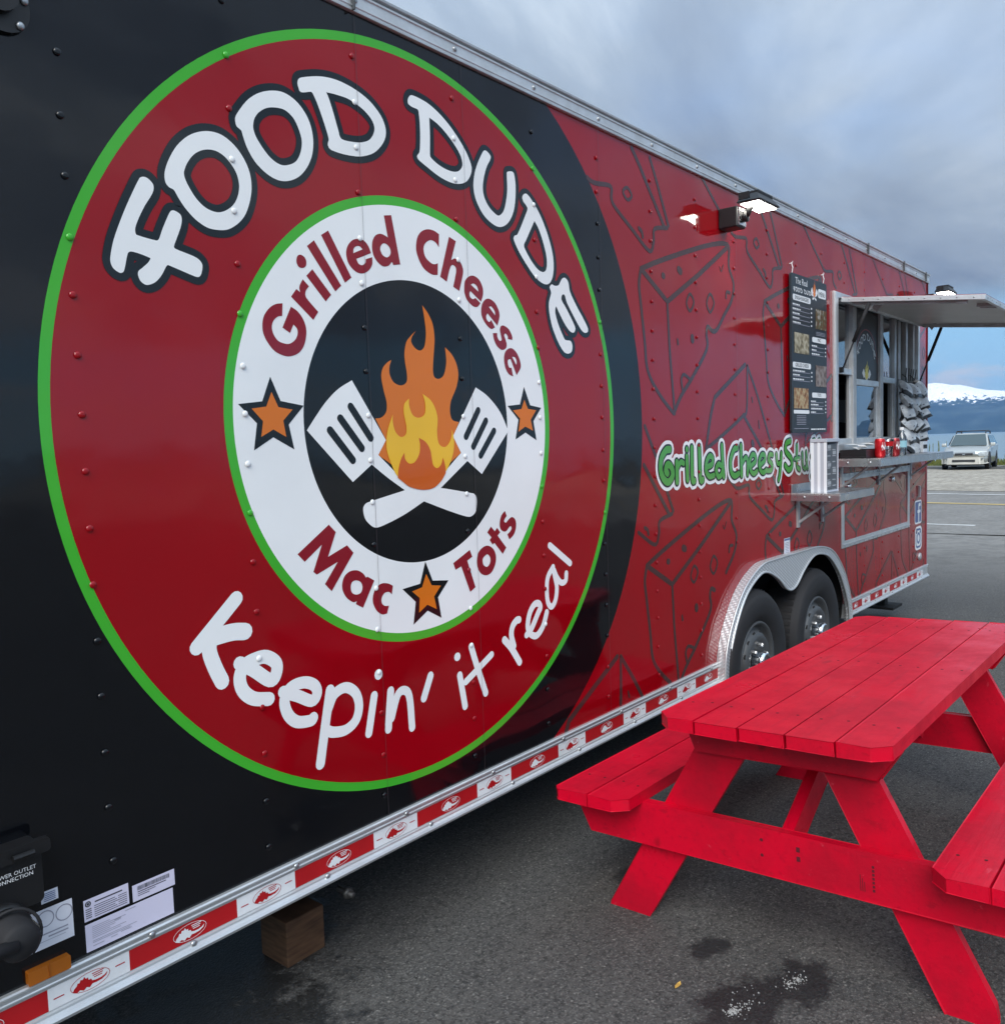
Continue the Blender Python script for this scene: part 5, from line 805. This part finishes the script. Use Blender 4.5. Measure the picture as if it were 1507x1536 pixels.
# ------------------------------------------------------------------ menu board, hung from two hooks
MX0, MX1, MZ0, MZ1 = 4.768, 5.322, .028, .918
mn = thing('menu_board', 'tall dark menu board with white lettering and food pictures hung beside the window', 'menu board', ((MX0+MX1)/2, D, MZ0))
MWd, MHt = MX1-MX0, MZ1-MZ0
def mfn(u, v, d): return (u*MWd-MWd/2, -.024-d, MHt-v*MHt)
part('board', MB().prism(rrect(-MWd/2, MWd/2, 0, MHt, .012), lambda u, v, a: (u, a, v), -.0235, -.012), M_menu, mn)
def mrect(mb, u0, u1, v0, v1, d=.0008): return mb.add([mfn(u0, v1, d), mfn(u1, v1, d), mfn(u1, v0, d), mfn(u0, v0, d)], [(0, 1, 2, 3)])
def mtext(body, u, v, size, m=M_print_white, align='CENTER', sx=1.0, d=.001):
    vs, fs = text_pts(body, size, align, sx=sx); mb = MB(); mb.add([(u*MWd-MWd/2+a, -.024-d, MHt-v*MHt+b) for a, b in vs], fs); return part('lettering', mb, m, mn)
mtext('The Real', .27, .060, .052); 
# the wavy title uses the trailer's own letter shapes, laid out straight
tt = MB(); u = .05
for g in T['food']:
    lp = [smooth_loop(l, 2) for l in g]; pts = lp[0]; cx = sum(p[0] for p in pts)/len(pts); cz = sum(p[1] for p in pts)/len(pts); an = math.atan2(cx-CX, cz-CZ)
    ca, sa = math.cos(an), math.sin(an); loc = [[Vector(((p[0]-cx)*ca-(p[1]-cz)*sa, (p[0]-cx)*sa+(p[1]-cz)*ca)) for p in l] for l in lp]
    x0 = min(p.x for p in loc[0]); x1 = max(p.x for p in loc[0]); s_ = .125
    fill(tt, [[Vector((u*MWd-MWd/2+(p.x-x0)*s_, MHt-.095*MHt+p.y*s_)) for p in l] for l in loc], .001, lambda a, b, d: (a, -.024-d, b))
    u += (x1-x0)*s_/MWd+.008+(.03 if g is T['food'][3] else 0)
part('lettering', tt, M_print_white, mn)
def lfn(x, z, d): return (.625*MWd-MWd/2+(x-CX)*.13, -.0245-d*.3, MHt-.075*MHt+(z-CZ)*.17)
part('flame', fill(MB(), [smooth_loop(T['fl1'], 2)], .002, lfn), M_orange, mn)
for l in T['sp']: part('spatula', fill(MB(), [smooth_loop(l, 2)], .003, lfn), M_print_white, mn)
def badge(u0, u1, v0, v1, txt, size):
    b = MB(); lp = [Vector((u*MWd-MWd/2, MHt-v*MHt)) for u, v in ((u0, v1), (u1, v1), (u1, v0), (u0, v0))]
    q = rrect(lp[3].x, lp[1].x, lp[0].y, lp[2].y, min(.014, (lp[2].y-lp[0].y)*.4)); fill(b, [[Vector(p) for p in q]], .0012, lambda a, c, d: (a, -.024-d, c)); part('badge', b, M_print_white, mn)
    if txt: mtext(txt, (u0+u1)/2, v1-.007-(v1-v0-size/MHt)*.28, size, M_menu, sx=.9, d=.002)
badge(.74, .97, .048, .108, 'MENU', .040); badge(.03, .52, .128, .166, 'SMASH BURGERS', .031); badge(.56, .97, .372, .406, 'MAC', .028); badge(.02, .52, .552, .588, 'GRILLED CHEESE', .030); badge(.55, .97, .737, .770, 'TOTS', .027)
badge(.04, .47, .855, .878, '', .02)
def lines(rows):
    mb = MB()
    for u0, u1, v in rows:
        u = u0
        while u < u1: w_ = random.uniform(.02, .06); mrect(mb, u, min(u+w_, u1), v, v+.0085); u += w_+.009
    part('menu_print', mb, M_print_white, mn)
def fine(rows):
    mb = MB()
    for u0, u1, v in rows: mrect(mb, u0, u1, v, v+.0035, .0007)
    part('menu_print', mb, M_greyink, mn)
lines([(.03, .22, .186), (.03, .24, .214), (.03, .22, .242), (.03, .21, .270), (.03, .24, .298), (.55, .70, .425), (.55, .68, .452), (.55, .78, .478), (.03, .35, .602), (.03, .22, .628), (.03, .32, .655), (.52, .66, .790), (.52, .74, .812), (.52, .86, .838), (.52, .66, .862)])
fine([(.03, .50, .197+.028*k) for k in range(5)]+[(.55, .9, .436+.027*k) for k in range(3)]+[(.03, .5, .613+.027*k) for k in range(3)]+[(.52, .9, .80+.024*k) for k in range(4)]+[(.12, .38, .89+.011*k) for k in range(6)]+[(.68, .95, .335+.009*k) for k in range(3)]+[(.05, .45, .972)])
mb = MB()
for v in [.187+.028*k for k in range(5)]+[.603+.027*k for k in range(3)]: mrect(mb, .53, .56, v, v+.010)
for v in [.43+.026*k for k in range(3)]+[.79+.024*k for k in range(4)]: mrect(mb, .94, .97, v, v+.009)
part('menu_print', mb, M_print_white, mn)
lines([(.52, .95, .975)])
def foodpic(name, stops, sc_):
    m = mat(name, (.3, .2, .1), .5); v = vec(m, 'obj'); vo = nd(m, 'ShaderNodeTexVoronoi'); lk(m, v, vo.inputs['Vector']); vo.inputs['Scale'].default_value = sc_
    f = mathn(m, 'ADD', mathn(m, 'MULTIPLY', vo.outputs['Distance'], .6), mathn(m, 'MULTIPLY', noise_t(m, v, sc_*1.2, 5, .7), .6)); lk(m, ramp(m, f, stops), bsdf(m).inputs['Base Color']); return m
for (u0, u1, v0, v1), st_ in (((.66, .98, .185, .315), [(.3, (.02, .012, .01)), (.5, (.16, .07, .03)), (.62, (.05, .06, .012)), (.8, (.34, .29, .25))]), ((.07, .47, .365, .495), [(.3, (.03, .022, .012)), (.5, (.20, .16, .085)), (.8, (.46, .41, .30))]), ((.66, .98, .555, .695), [(.3, (.03, .016, .012)), (.55, (.16, .11, .09)), (.8, (.26, .22, .2))]), ((.05, .45, .715, .845), [(.3, (.035, .015, .008)), (.5, (.28, .12, .035)), (.8, (.46, .36, .2))])):
    part('food_picture', mrect(MB(), u0, u1, v0, v1, .0012), foodpic('food_print_%d' % int(v0*1000), st_, 38), mn)
bw = MB(); fill(bw, [[Vector(p) for p in oval(.25*MWd-MWd/2, MHt-.78*MHt, .095, .05, 24)]], .0016, lambda a, c, d: (a, -.024-d, c)); part('food_picture', bw, MATS['food_print_715'], mn)
mb = MB()
for u in (.06, .94):
    mb = MB(); x = u*MWd-MWd/2; mb.tube([(x, -.014, MHt-.01), (x, -.02, MHt+.03), (x, -.012, MHt+.06)], .0024, 6).tube([(x, -.001, MHt+.055), (x, -.018, MHt+.055), (x, -.02, MHt+.066)], .0022, 6)
    part('hook', mb, M_print_white, mn)
# ------------------------------------------------------------------ things on the shelves
def can(x, y, col, lab, dark):
    t = thing('soda_can', lab, 'soda can', (x, y, -.144)); m = mat('can_'+lab.split()[0]+lab.split()[1], col, .25, .35)
    part('can_body', MB().lathe([(0, .0), (.024, .0), (.0265, .004), (.033, .014), (.033, .104), (.029, .116), (.027, .120)], (0, 0, 0), 'z', 24), m, t, True)
    part('can_lid', MB().lathe([(.027, .120), (.0265, .122), (.025, .119), (0, .119)], (0, 0, 0), 'z', 20), M_alu, t, True)
    def cf(a, z, d=.0336): return (d*math.cos(a), d*math.sin(a), z)
    mb = MB(); n = 14
    for k in range(n):
        a0, a1 = -2.6+k*.10, -2.6+(k+1)*.10; z0 = .066+.010*math.sin(k*.9); z1 = .066+.010*math.sin((k+1)*.9)
        mb.add([cf(a0, z0-.006), cf(a1, z1-.006), cf(a1, z1+.007), cf(a0, z0+.007)], [(0, 1, 2, 3)])
    for k in range(4): a = -2.5+k*.33; mb.add([cf(a, .045), cf(a+.05, .047), cf(a+.12, .098), cf(a+.07, .098)], [(0, 1, 2, 3)])
    part('can_print', mb, M_print_white, t)
can(5.758, 1.687, (.50, .008, .014), 'bright red soda can nearest the left end of the counter', 0)
can(6.02, 1.672, (.26, .012, .018), 'darker red soda can between clear cup and water bottle', 1)
t = thing('plastic_cup', 'clear plastic cup between the two red cans', 'cup', (5.87, 1.668, -.144)); part('cup_wall', MB().lathe([(.024, .001), (.027, .05), (.034, .115), (.0365, .117), (.0335, .114), (.026, .05), (.0, .003)], (0, 0, 0), 'z', 24), M_clear, t, True)
part('cup_label', MB().lathe([(.0305, .07), (.0335, .10)], (0, 0, 0), 'z', 24), M_taper, t, True)
t = thing('water_bottle', 'clear plastic water bottle with pale blue tint right of the cans', 'bottle', (6.25, 1.69, -.144))
part('bottle_body', MB().lathe([(0, .002), (.028, .0), (.032, .008), (.030, .03), (.032, .05), (.030, .07), (.032, .10), (.030, .125), (.014, .155), (.012, .175)], (0, 0, 0), 'z', 20), M_clear, t, True)
part('bottle_label', MB().lathe([(.0322, .055), (.0322, .10)], (0, 0, 0), 'z', 20), mat('label_blue', (.28, .52, .60), .4), t, True); part('bottle_cap', MB().lathe([(.0, .192), (.0145, .192), (.0145, .172)], (0, 0, 0), 'z', 16), M_print_white, t, True)
t = thing('food_tray', 'black tray with crumpled papers at the left end of the counter', 'tray', (5.72, 1.80, -.144))
part('tray_shell', MB().box(-.15, .22, -.085, .075, .002, .012).box(-.15, -.14, -.085, .075, .0125, .055).box(.21, .22, -.085, .075, .0125, .055).box(-.139, .209, .065, .075, .0125, .055).box(-.139, .209, -.085, -.075, .0125, .055), M_blackpl, t)
pm = MB(); 
for k in range(7):
    a = random.uniform(0, 6.28); x, y, z = random.uniform(-.1, .17), random.uniform(-.06, .05), .062+.006*k; r = random.uniform(.05, .09)
    pm.add([(x+r*math.cos(a+q), y+r*.6*math.sin(a+q), z+random.uniform(-.01, .012)) for q in (0, 1.57, 3.14, 4.71)], [(0, 1, 2), (0, 2, 3)])
part('paper', pm, M_print_white, t)
t = thing('napkin_box', 'small white box at the far end of the counter', 'box', (7.10, 1.80, -.144)); part('box_shell', MB().box(-.06, .06, -.05, .05, .001, .085), M_white_pl, t, bevel=.004); part('box_slot', MB().box(-.061, .045, -.0515, -.0505, .03, .06), M_dark, t)
t = thing('leaflet_holder', 'white leaflet holder with grey printed cards standing on the small shelf', 'leaflet holder', (4.95, 1.752, -.316))
hb = MB().box(-.09, .09, .035, .041, .001, .285).box(-.09, .09, -.042, .034, .001, .012).box(-.098, -.0905, -.045, .041, .001, .285).box(.0905, .098, -.045, .041, .001, .285).box(-.104, .104, -.05, .046, .2855, .305)
part('holder_frame', hb, mat('holder_grey', (.42, .44, .50), .3), t, bevel=.002)
part('holder_edge', MB().box(-.1005, -.0985, -.047, -.030, .001, .285).box(-.1005, -.0985, .026, .043, .001, .285).box(-.1005, -.0985, -.010, .006, .001, .285), M_white_pl, t); 
cd_ = MB().box(-.085, .085, -.036, .03, .0125, .27); part('card_stack', cd_, M_print_white, t)
part('card_front', MB().box(-.086, .086, -.040, -.0365, .016, .272), mat('card_dark', (.07, .075, .085), .4), t)
cm = MB()
for k in range(7):
    for u0 in (-.076, .006):
        z = .034+.034*k; cm.add([(u0, -.0408, z), (u0+random.uniform(.04, .066), -.0408, z), (u0+random.uniform(.04, .066), -.0408, z+.006), (u0, -.0408, z+.006)], [(0, 1, 2, 3)])
        if (k+int(u0 > 0)) % 3 == 0: cm.add([(u0+.005, -.0408, z+.010), (u0+.06, -.0408, z+.010), (u0+.06, -.0408, z+.030), (u0+.005, -.0408, z+.030)], [(0, 1, 2, 3)])
part('card_print', cm, mat('card_grey', (.34, .35, .37), .5), t)
# chip bags clipped to a hanging strip
st_ = thing('clip_strip', 'thin wire strip holding silver snack bags at the right of the window', 'display strip', (7.0, 1.835, .42))
sm3 = MB()
for dx in (-.10, .10): sm3.tube([(dx, .03, .03), (dx, 0, 0), (dx, .01, -.52)], .004, 6)
for k in range(6): sm3.tube([(-.12, .012, -.03-.085*k), (.12, .012, -.03-.085*k)], .003, 5)
for k in range(5): sm3.tube([(-.12+.06*k, .0, -.02), (-.13+.065*k, -.01, .07)], .003, 5)
part('strip_wire', sm3, M_blackpl, st_, True)
M_bag = mat('bag_foil', (.62, .64, .65), .30, .12); _s = nd(M_bag, 'ShaderNodeSeparateXYZ'); lk(M_bag, vec(M_bag, 'obj'), _s.inputs[0])
_f = noise_t(M_bag, vec(M_bag, 'obj'), 30, 2, .5); _z = mathn(M_bag, 'ABSOLUTE', _s.outputs[2])
_d = mathn(M_bag, 'MAXIMUM', rng(M_bag, _z, .052, .058), rng(M_bag, _f, .60, .64))
lk(M_bag, mixc(M_bag, _d, mixc(M_bag, rng(M_bag, noise_t(M_bag, vec(M_bag, 'obj'), 11, 3), .42, .58), (.78, .80, .81), (.52, .54, .56)), (.02, .021, .024)), bsdf(M_bag).inputs['Base Color']); bump(M_bag, noise_t(M_bag, vec(M_bag, 'obj', (1, 1, .5)), 26, 3), 1, .010)
bm_ = MB(); NU, NV = 8, 8
for sgn in (-1, 1):
    o = len(bm_.v)
    for i in range(NU+1):
        for j in range(NV+1):
            u, v = i/NU*2-1, j/NV*2-1; th = .032*(1-u**4)*(1-v*v)**.6; bm_.v.append((u*.062*(1-.08*v*v), sgn*th-.002, v*.075))
    for i in range(NU):
        for j in range(NV):
            a = o+i*(NV+1)+j; f = (a, a+NV+1, a+NV+2, a+1); bm_.f.append(f if sgn < 0 else f[::-1])
bag_me = bm_.mesh('snack_bag', M_bag, True)
for r in range(6):
    for c in range(3):
        o = link('snack_bag', bag_me); o.location = (6.86+.135*c+random.uniform(-.012, .012), 1.822-.012*c+random.uniform(-.012, .012), .335-.083*r+random.uniform(-.012, .012)); o.rotation_euler = (random.uniform(-.75, -.3), random.uniform(-.6, .6), random.uniform(-.6, .4)); tag(o, 'silver snack bag, %s column of the hanging cluster, %s' % (('left', 'middle', 'right')[c], ('topmost', 'second from the top', 'third from the top', 'third from the bottom', 'second from the bottom', 'lowest')[r]), 'snack bag', 'snack bags on the clip strip')
# ------------------------------------------------------------------ power plug hanging in the inlet
pl = thing('power_plug', 'black power plug with coiled cord pushed into the inlet at lower left', 'power plug', (.600, 1.815, -.925))
pb = MB().lathe([(.0, -.066), (.030, -.065), (.038, -.055), (.039, -.016), (.043, -.010), (.043, .010), (.037, .014), (.037, .05)], (0, 0, 0), 'y', 28); part('plug_body', pb, M_rubber, pl, True)
part('plug_ring', MB().lathe([(.043, .014), (.049, .02), (.049, .048), (.04, .048)], (0, 0, 0), 'y', 28), M_blackpl, pl, True)
part('plug_label', MB().add([(.0405*math.cos(a), y, .0405*math.sin(a)) for a in (-.15, .10, .35, .60) for y in (-.05, -.018)], [(0, 1, 3, 2), (2, 3, 5, 4), (4, 5, 7, 6)]), M_print_white, pl)
cc = []
for k in range(26): a = -1.0+k*.24; cc.append((.049*math.cos(a), -.035+.0018*k, .051*math.sin(a)))
part('cord', MB().tube(cc, .0035, 6).tube([(-.01, -.06, -.0), (-.08, -.07, .01), (-.25, -.05, -.01)], .014, 8), M_rubber, pl, True)
# ------------------------------------------------------------------ ground bits
wb = thing('wood_block', 'short raw timber block standing on the asphalt under the trailer', 'wood block', (1.555, 2.175, ground_z(1.55, 2.2)-.004), 0.0); part('block', MB().box(-.072, .072, .0, .14, 0, .146), M_wood, wb, bevel=.004)
lf = MB(); lf.add([(-.016, 0, .004), (-.006, -.006, .007), (.010, -.005, .005), (.017, .001, .009), (.008, .006, .006), (-.006, .006, .005)], [(0, 1, 5), (1, 2, 4, 5), (2, 3, 4)])
lo = link('leaf', lf.mesh('leaf', mat('leaf_yellow', (.52, .32, .07), .6))); lo.location = (2.063, 1.148, ground_z(2.063, 1.148)); tag(lo, 'small yellow leaf lying alone on the asphalt', 'leaf')
cb = MB()
for cx, cy, r, n in ((2.05, .975, .030, 120), (2.275, .885, .035, 60), (2.24, .90, .03, 30), (2.1, .96, .09, 40)):
    for k in range(n):
        a, q = random.uniform(0, 6.28), r*abs(random.gauss(0, .6)); x, y = cx+q*math.cos(a), cy+q*math.sin(a)*.7; s_ = random.uniform(.0008, .0026); z = ground_z(x, y)
        cb.add([(x-s_, y-s_, z), (x+s_, y-s_, z), (x, y+s_, z), (x, y, z+s_*1.6)], [(0, 1, 3), (1, 2, 3), (2, 0, 3)])
struct(link('salt_crumbs', cb.mesh('salt_crumbs', mat('salt', (.40, .40, .39), .6))), 'stuff', 'white crumbs scattered on a damp spot of asphalt')
# ------------------------------------------------------------------ picnic table
S = 0.90
def t_axes(th, ro, pi):
    a = Vector((math.cos(th)*math.cos(pi), math.sin(th)*math.cos(pi), math.sin(pi))); b0 = Vector((math.sin(th), -math.cos(th), 0)); n0 = b0.cross(a).normalized()
    b = b0*math.cos(ro)+n0*math.sin(ro); return a, b, b.cross(a)
ta, tb, tn = t_axes(-0.0046449, 0.0471982, -0.0086494); to = Vector((2.379935, 1.0364154, -0.8657603))*S
TL = 2.0
base = to+ta*(S*TL/2)-tn*(S*.835)
PT = thing('picnic_table', 'bright red painted wooden picnic table with attached benches in front of the trailer', 'picnic table')
PT.matrix_world = Matrix(((ta.x, -tb.x, tn.x, base.x), (ta.y, -tb.y, tn.y, base.y), (ta.z, -tb.z, tn.z, base.z), (0, 0, 0, 1)))
def tl(b, a, n): return ((a-TL/2)*S, -b*S, (n+.835)*S)
def plank(name, b0, b1, a0, a1, n0, n1, ch=(0, 0, 0, 0), bv=.004):
    """board along the table; ch = corner cuts at (b0,a0) (b1,a0) (b1,a1) (b0,a1)"""
    p = []
    for (b, a, c, sb, sa) in ((b0, a0, ch[0], 1, 1), (b1, a0, ch[1], -1, 1), (b1, a1, ch[2], -1, -1), (b0, a1, ch[3], 1, -1)):
        if c: q = [(b, a+sa*c), (b+sb*c, a)]; p += q if (sb*sa > 0) else q[::-1]
        else: p.append((b, a))
    return part(name, MB().prism(p, lambda u, v, w: tl(u, v, w), n0, n1), M_table, PT, bevel=.0022)
for k in range(5):
    c = (k-2)*.146; j = random.uniform(-.003, .003)
    plank('tabletop_board', c-.0685, c+.0685, .0+j-.045*(c/.36)*0, TL+j, -.04, 0, (.05 if k == 0 else 0, .045 if k == 4 else 0, .045 if k == 4 else 0, .05 if k == 0 else 0))
sc_m = MB(); 
for k in range(5):
    c = (k-2)*.146
    for a in (.21, TL-.21, 1.0):
        for d_ in (-.035, .035): sc_m.lathe([(.0045, .0006), (0, .0006)], tl(c+d_+random.uniform(-.006, .006), a+random.uniform(-.012, .012), .0003), 'z', 8)
for (b0, b1, inn) in ((-.836, -.693, 0), (-.685, -.542, 1), (.432, .580, 2), (.586, .734, 3)):
    ch = [0, 0, 0, 0]
    if inn in (1, 3): ch[1] = ch[2] = .045
    if inn in (0, 2): ch[0] = ch[3] = .045 if inn == 2 else .02
    plank('seat_board', b0, b1, .058, TL-.06, -.385, -.345, ch)
    for a in (.23, TL-.23):
        for d_ in (-.035, .035): sc_m.lathe([(.0045, .0006), (0, .0006)], tl((b0+b1)/2+d_, a+random.uniform(-.012, .012), -.3447), 'z', 8)
struct(part('screw_heads', sc_m, M_hole, PT), 'stuff')
def cross(name, poly, a0, a1, bv=.004): return part(name, MB().prism(poly, lambda u, v, w: tl(u, w, v), a0, a1), M_table, PT, bevel=bv)
beam = [(-.845, -.3855), (-.77, -.534), (.715, -.534), (.795, -.3855)]; apr = [(-.350, -.0405), (-.350, -.075), (-.318, -.16), (.272, -.16), (.335, -.075), (.342, -.0405)]
legl = [(-.262, -.0405), (-.087, -.0405), (-.577, -.842), (-.729, -.843), (-.724, -.806)]; legr = [(.036, -.0405), (.194, -.0405), (.546, -.770), (.551, -.806), (.547, -.832), (.419, -.834)]
for a0, s_ in ((.19, 1), (TL-.19, -1)):
    f = lambda d0, d1: (a0+s_*d0, a0+s_*d1) if s_ > 0 else (a0+s_*d1, a0+s_*d0)
    cross('cross_beam', beam, *f(0, .038)); cross('top_cleat', apr, *f(0, .038)); cross('leg', legl, *f(.0385, .0765)); cross('leg', legr, *f(.0385, .0765))
part('top_cleat', MB().prism([(-.30, 0), (.30, 0), (.30, .09), (-.30, .09)], lambda u, v, w: tl(u, .955+v, w), -.08, -.0405), M_table, PT, bevel=.003)
for s_ in (1, -1):
    p0 = (.23 if s_ > 0 else TL-.23, -.46); p1 = (.95 if s_ > 0 else TL-.95, -.075); dx, dn = p1[0]-p0[0], p1[1]-p0[1]; ln = math.hypot(dx, dn); nx, nn = -dn/ln*.042, dx/ln*.042
    part('brace', MB().prism([(p0[0]-nx, p0[1]-nn), (p0[0]+nx, p0[1]+nn), (p1[0]+nx, p1[1]+nn), (p1[0]-nx, p1[1]-nn)], lambda u, v, w: tl(w, u, v), -.055, -.017), M_table, PT, bevel=.003)
stp = MB()
def srect(mb, b0, b1, n0, n1): 
    P = [tl(b, .1885, n) for b, n in ((b0, n0), (b1, n0), (b1, n1), (b0, n1))]; mb.add(P, [(0, 1, 2, 3)])
for b in (-.105, -.104): pass
for k in range(7): srect(stp, .243, .250, -.500+.012*k, -.492+.012*k)
for k in range(3): srect(stp, .207+.006*k, .209+.006*k, -.505, -.505+.05-.01*k)
for (b, n) in ((.02, -.425), (.02, -.455), (-.10, -.42), (-.10, -.47)): srect(stp, b-.006, b+.006, n-.008, n+.008) if b > 0 else stp.lathe([(.005, 0), (0, 0)], tl(b, .1885, n), 'x', 8)
part('lumber_stamp', stp, M_stamp, PT)
# ------------------------------------------------------------------ parked car
CR = thing('parked_car', 'pale silver station wagon with roof rack parked by the water facing the road', 'car', (40.2, 8.33, -1.556), math.radians(180+5))
M_car = mat('car_paint', (.52, .53, .50), .3, .55, coat=.5); dirt(M_car, (.52, .53, .50), .25, 2, .75, 'obj'); M_bump = mat('car_bumper', (.58, .56, .50), .4, .3); M_cglass = mat('car_glass', (.035, .06, .065), .06, 0, .8); M_ctrim = mat('car_trim', (.02, .02, .022), .5)
sec = [(-4.05, .62, .30, .86, .80, .70), (-3.9, .80, .22, .98, .84, .82), (-3.3, .86, .19, 1.02, .86, .86), (-2.4, .865, .18, 1.0, .865, .86), (-1.4, .865, .18, .98, .865, .86), (-.75, .865, .18, .95, .86, .845), (-.2, .86, .19, .92, .85, .80), (.25, .84, .20, .83, .82, .74), (.55, .78, .22, .74, .74, .64), (.72, .62, .26, .64, .60, .5)]
mb = MB(); n = 12
for x, w_, zb, zt, wm_, wt in sec:
    half = [(w_*.85, zb), (w_, zb+.1), (w_*1.01, zb+(zt-zb)*.55), (wm_, zt-.10), (wt, zt-.015), (wt*.5, zt+.02)]
    for a, b in half: mb.v.append((x, a, b))
    for a, b in reversed(half): mb.v.append((x, -a, b))
for i in range(len(sec)-1):
    for k in range(n): mb.f.append((i*n+k, i*n+(k+1) % n, (i+1)*n+(k+1) % n, (i+1)*n+k))
mb.f.append(tuple(range(n))); mb.f.append(tuple(reversed(range((len(sec)-1)*n, len(sec)*n)))); part('car_body', mb, M_car, CR, True)
cab = MB(); st2 = [(-3.95, .72, .98, .66, 1.10), (-3.55, .80, 1.0, .60, 1.44), (-2.2, .81, .98, .61, 1.50), (-1.45, .80, .96, .60, 1.475), (-.72, .78, .93, .72, .96)]
for x, wb_, zb, wt, zt in st2:
    for a, b in ((wb_, zb), (wt+.04, zt-.06), (wt-.04, zt), (0, zt+.02), (-wt+.04, zt), (-wt-.04, zt-.06), (-wb_, zb)): cab.v.append((x, a, b))
for i in range(len(st2)-1):
    for k in range(6): cab.f.append((i*7+k, i*7+k+1, (i+1)*7+k+1, (i+1)*7+k))
cab.f.append(tuple(range(7))); cab.f.append(tuple(reversed(range(28, 35)))); part('cabin', cab, M_car, CR)
part('windshield', MB().add([(-.70, -.70, .965), (-.70, .70, .965), (-1.41, .575, 1.435), (-1.41, -.575, 1.435)], [(0, 1, 2, 3)]), M_cglass, CR, loc=(0.02, 0, .022))
for sgn in (-1, 1):
    for xa, xb in ((-1.05, -1.85), (-1.92, -2.75), (-2.82, -3.55)):
        g = MB(); q = [(xa, .80, .99), (xb, .815, 1.0), (xb+.05, .645, 1.40), (min(xa, -1.4), .645, 1.40)]; g.add([(x, sgn*(y+.02), z) for x, y, z in q], [(0, 1, 2, 3)]); part('side_window', g, M_cglass, CR)
    part('headlight', MB().add([(.30, sgn*.82, .60), (.60, sgn*.66, .585), (.665, sgn*.42, .60), (.60, sgn*.42, .73), (.47, sgn*.66, .745), (.26, sgn*.80, .745)], [(0, 1, 4, 5), (1, 2, 3, 4)]), mat('headlight_lens', (.75, .77, .76), .1, .2, coat=1), CR, loc=(.035, 0, .01))
    part('fog_light', MB().lathe([(.075, 0), (.07, .02), (0, .025)], (.66, sgn*.60, .36), 'x', 14), M_cglass, CR, True)
    part('mirror', MB().box(-.80, -.62, sgn*.87-.09+(.05*sgn), sgn*.87+.09+(.05*sgn), .95, 1.09), M_car, CR, bevel=.03)
    part('roof_rail', MB().tube([(-3.3, sgn*.56, 1.47), (-3.2, sgn*.56, 1.57), (-1.7, sgn*.56, 1.58), (-1.55, sgn*.56, 1.50)], .025, 6), M_ctrim, CR, True)
    for wx in (-.10, -2.72):
        w_ = part('car_wheel', MB().lathe([(.0, .03), (.10, .03), (.17, .0), (.2, .0), (.205, .05)], (wx, 0, 0), 'y', 20) if False else MB().lathe([(0, sgn*.015), (.12, sgn*.01), (.2, sgn*.02), (.205, -sgn*.05)], (wx, sgn*.845, .32), 'y', 20), M_alud, CR, True)
        part('car_tyre', MB().lathe([(.2, sgn*.02), (.26, sgn*.045), (.31, sgn*.03), (.325, -sgn*.02), (.325, -sgn*.14), (.2, -sgn*.16)], (wx, sgn*.845, .32), 'y', 24), M_rubber, w_, True)
        part('wheel_arch', MB().lathe([(.40, sgn*.0), (.395, sgn*.012), (.30, sgn*.012)], (wx, sgn*.862, .34), 'y', 24), M_ctrim, CR)
part('roof_crossbar', MB().tube([(-1.75, -.56, 1.60), (-1.75, .56, 1.60)], .02, 6).tube([(-3.0, -.56, 1.60), (-3.0, .56, 1.60)], .02, 6), M_ctrim, CR, True)
part('grille', MB().box(.60, .735, -.33, .33, .59, .69), M_ctrim, CR, bevel=.02); part('grille_badge', MB().box(.737, .742, -.05, .05, .62, .66), M_chrome, CR)
part('bumper', MB().prism([(.62, -.72), (.76, -.58), (.80, 0), (.76, .58), (.62, .72), (.30, .84), (.30, -.84)], lambda u, v, a: (u, v, a), .27, .56), M_bump, CR, bevel=.04); part('bumper_intake', MB().box(.74, .815, -.42, .42, .33, .42), M_ctrim, CR, bevel=.01); part('underbody', MB().box(-3.8, .6, -.72, .72, .17, .28), M_ctrim, CR)
part('interior_seats', MB().box(-1.35, -1.2, -.55, -.2, .98, 1.3).box(-1.35, -1.2, .2, .55, .98, 1.3), M_ctrim, CR)

# ------------------------------------------------------------------ the air over the water
M_haze = bpy.data.materials.new('haze'); M_haze.use_nodes = True; _n = M_haze.node_tree.nodes; _n.clear()
_o = _n.new('ShaderNodeOutputMaterial'); _p = _n.new('ShaderNodeVolumePrincipled'); M_haze.node_tree.links.new(_p.outputs[0], _o.inputs['Volume'])
_p.inputs['Color'].default_value = (0.22, 0.52, 1.0, 1); _p.inputs['Density'].default_value = 0.00010; _p.inputs['Anisotropy'].default_value = 0.0
hz = link('haze', MB().box(-1100, 6600, -2600, 5600, -10, 340).mesh('haze', M_haze)); struct(hz, 'stuff', 'pale blue haze over the water')
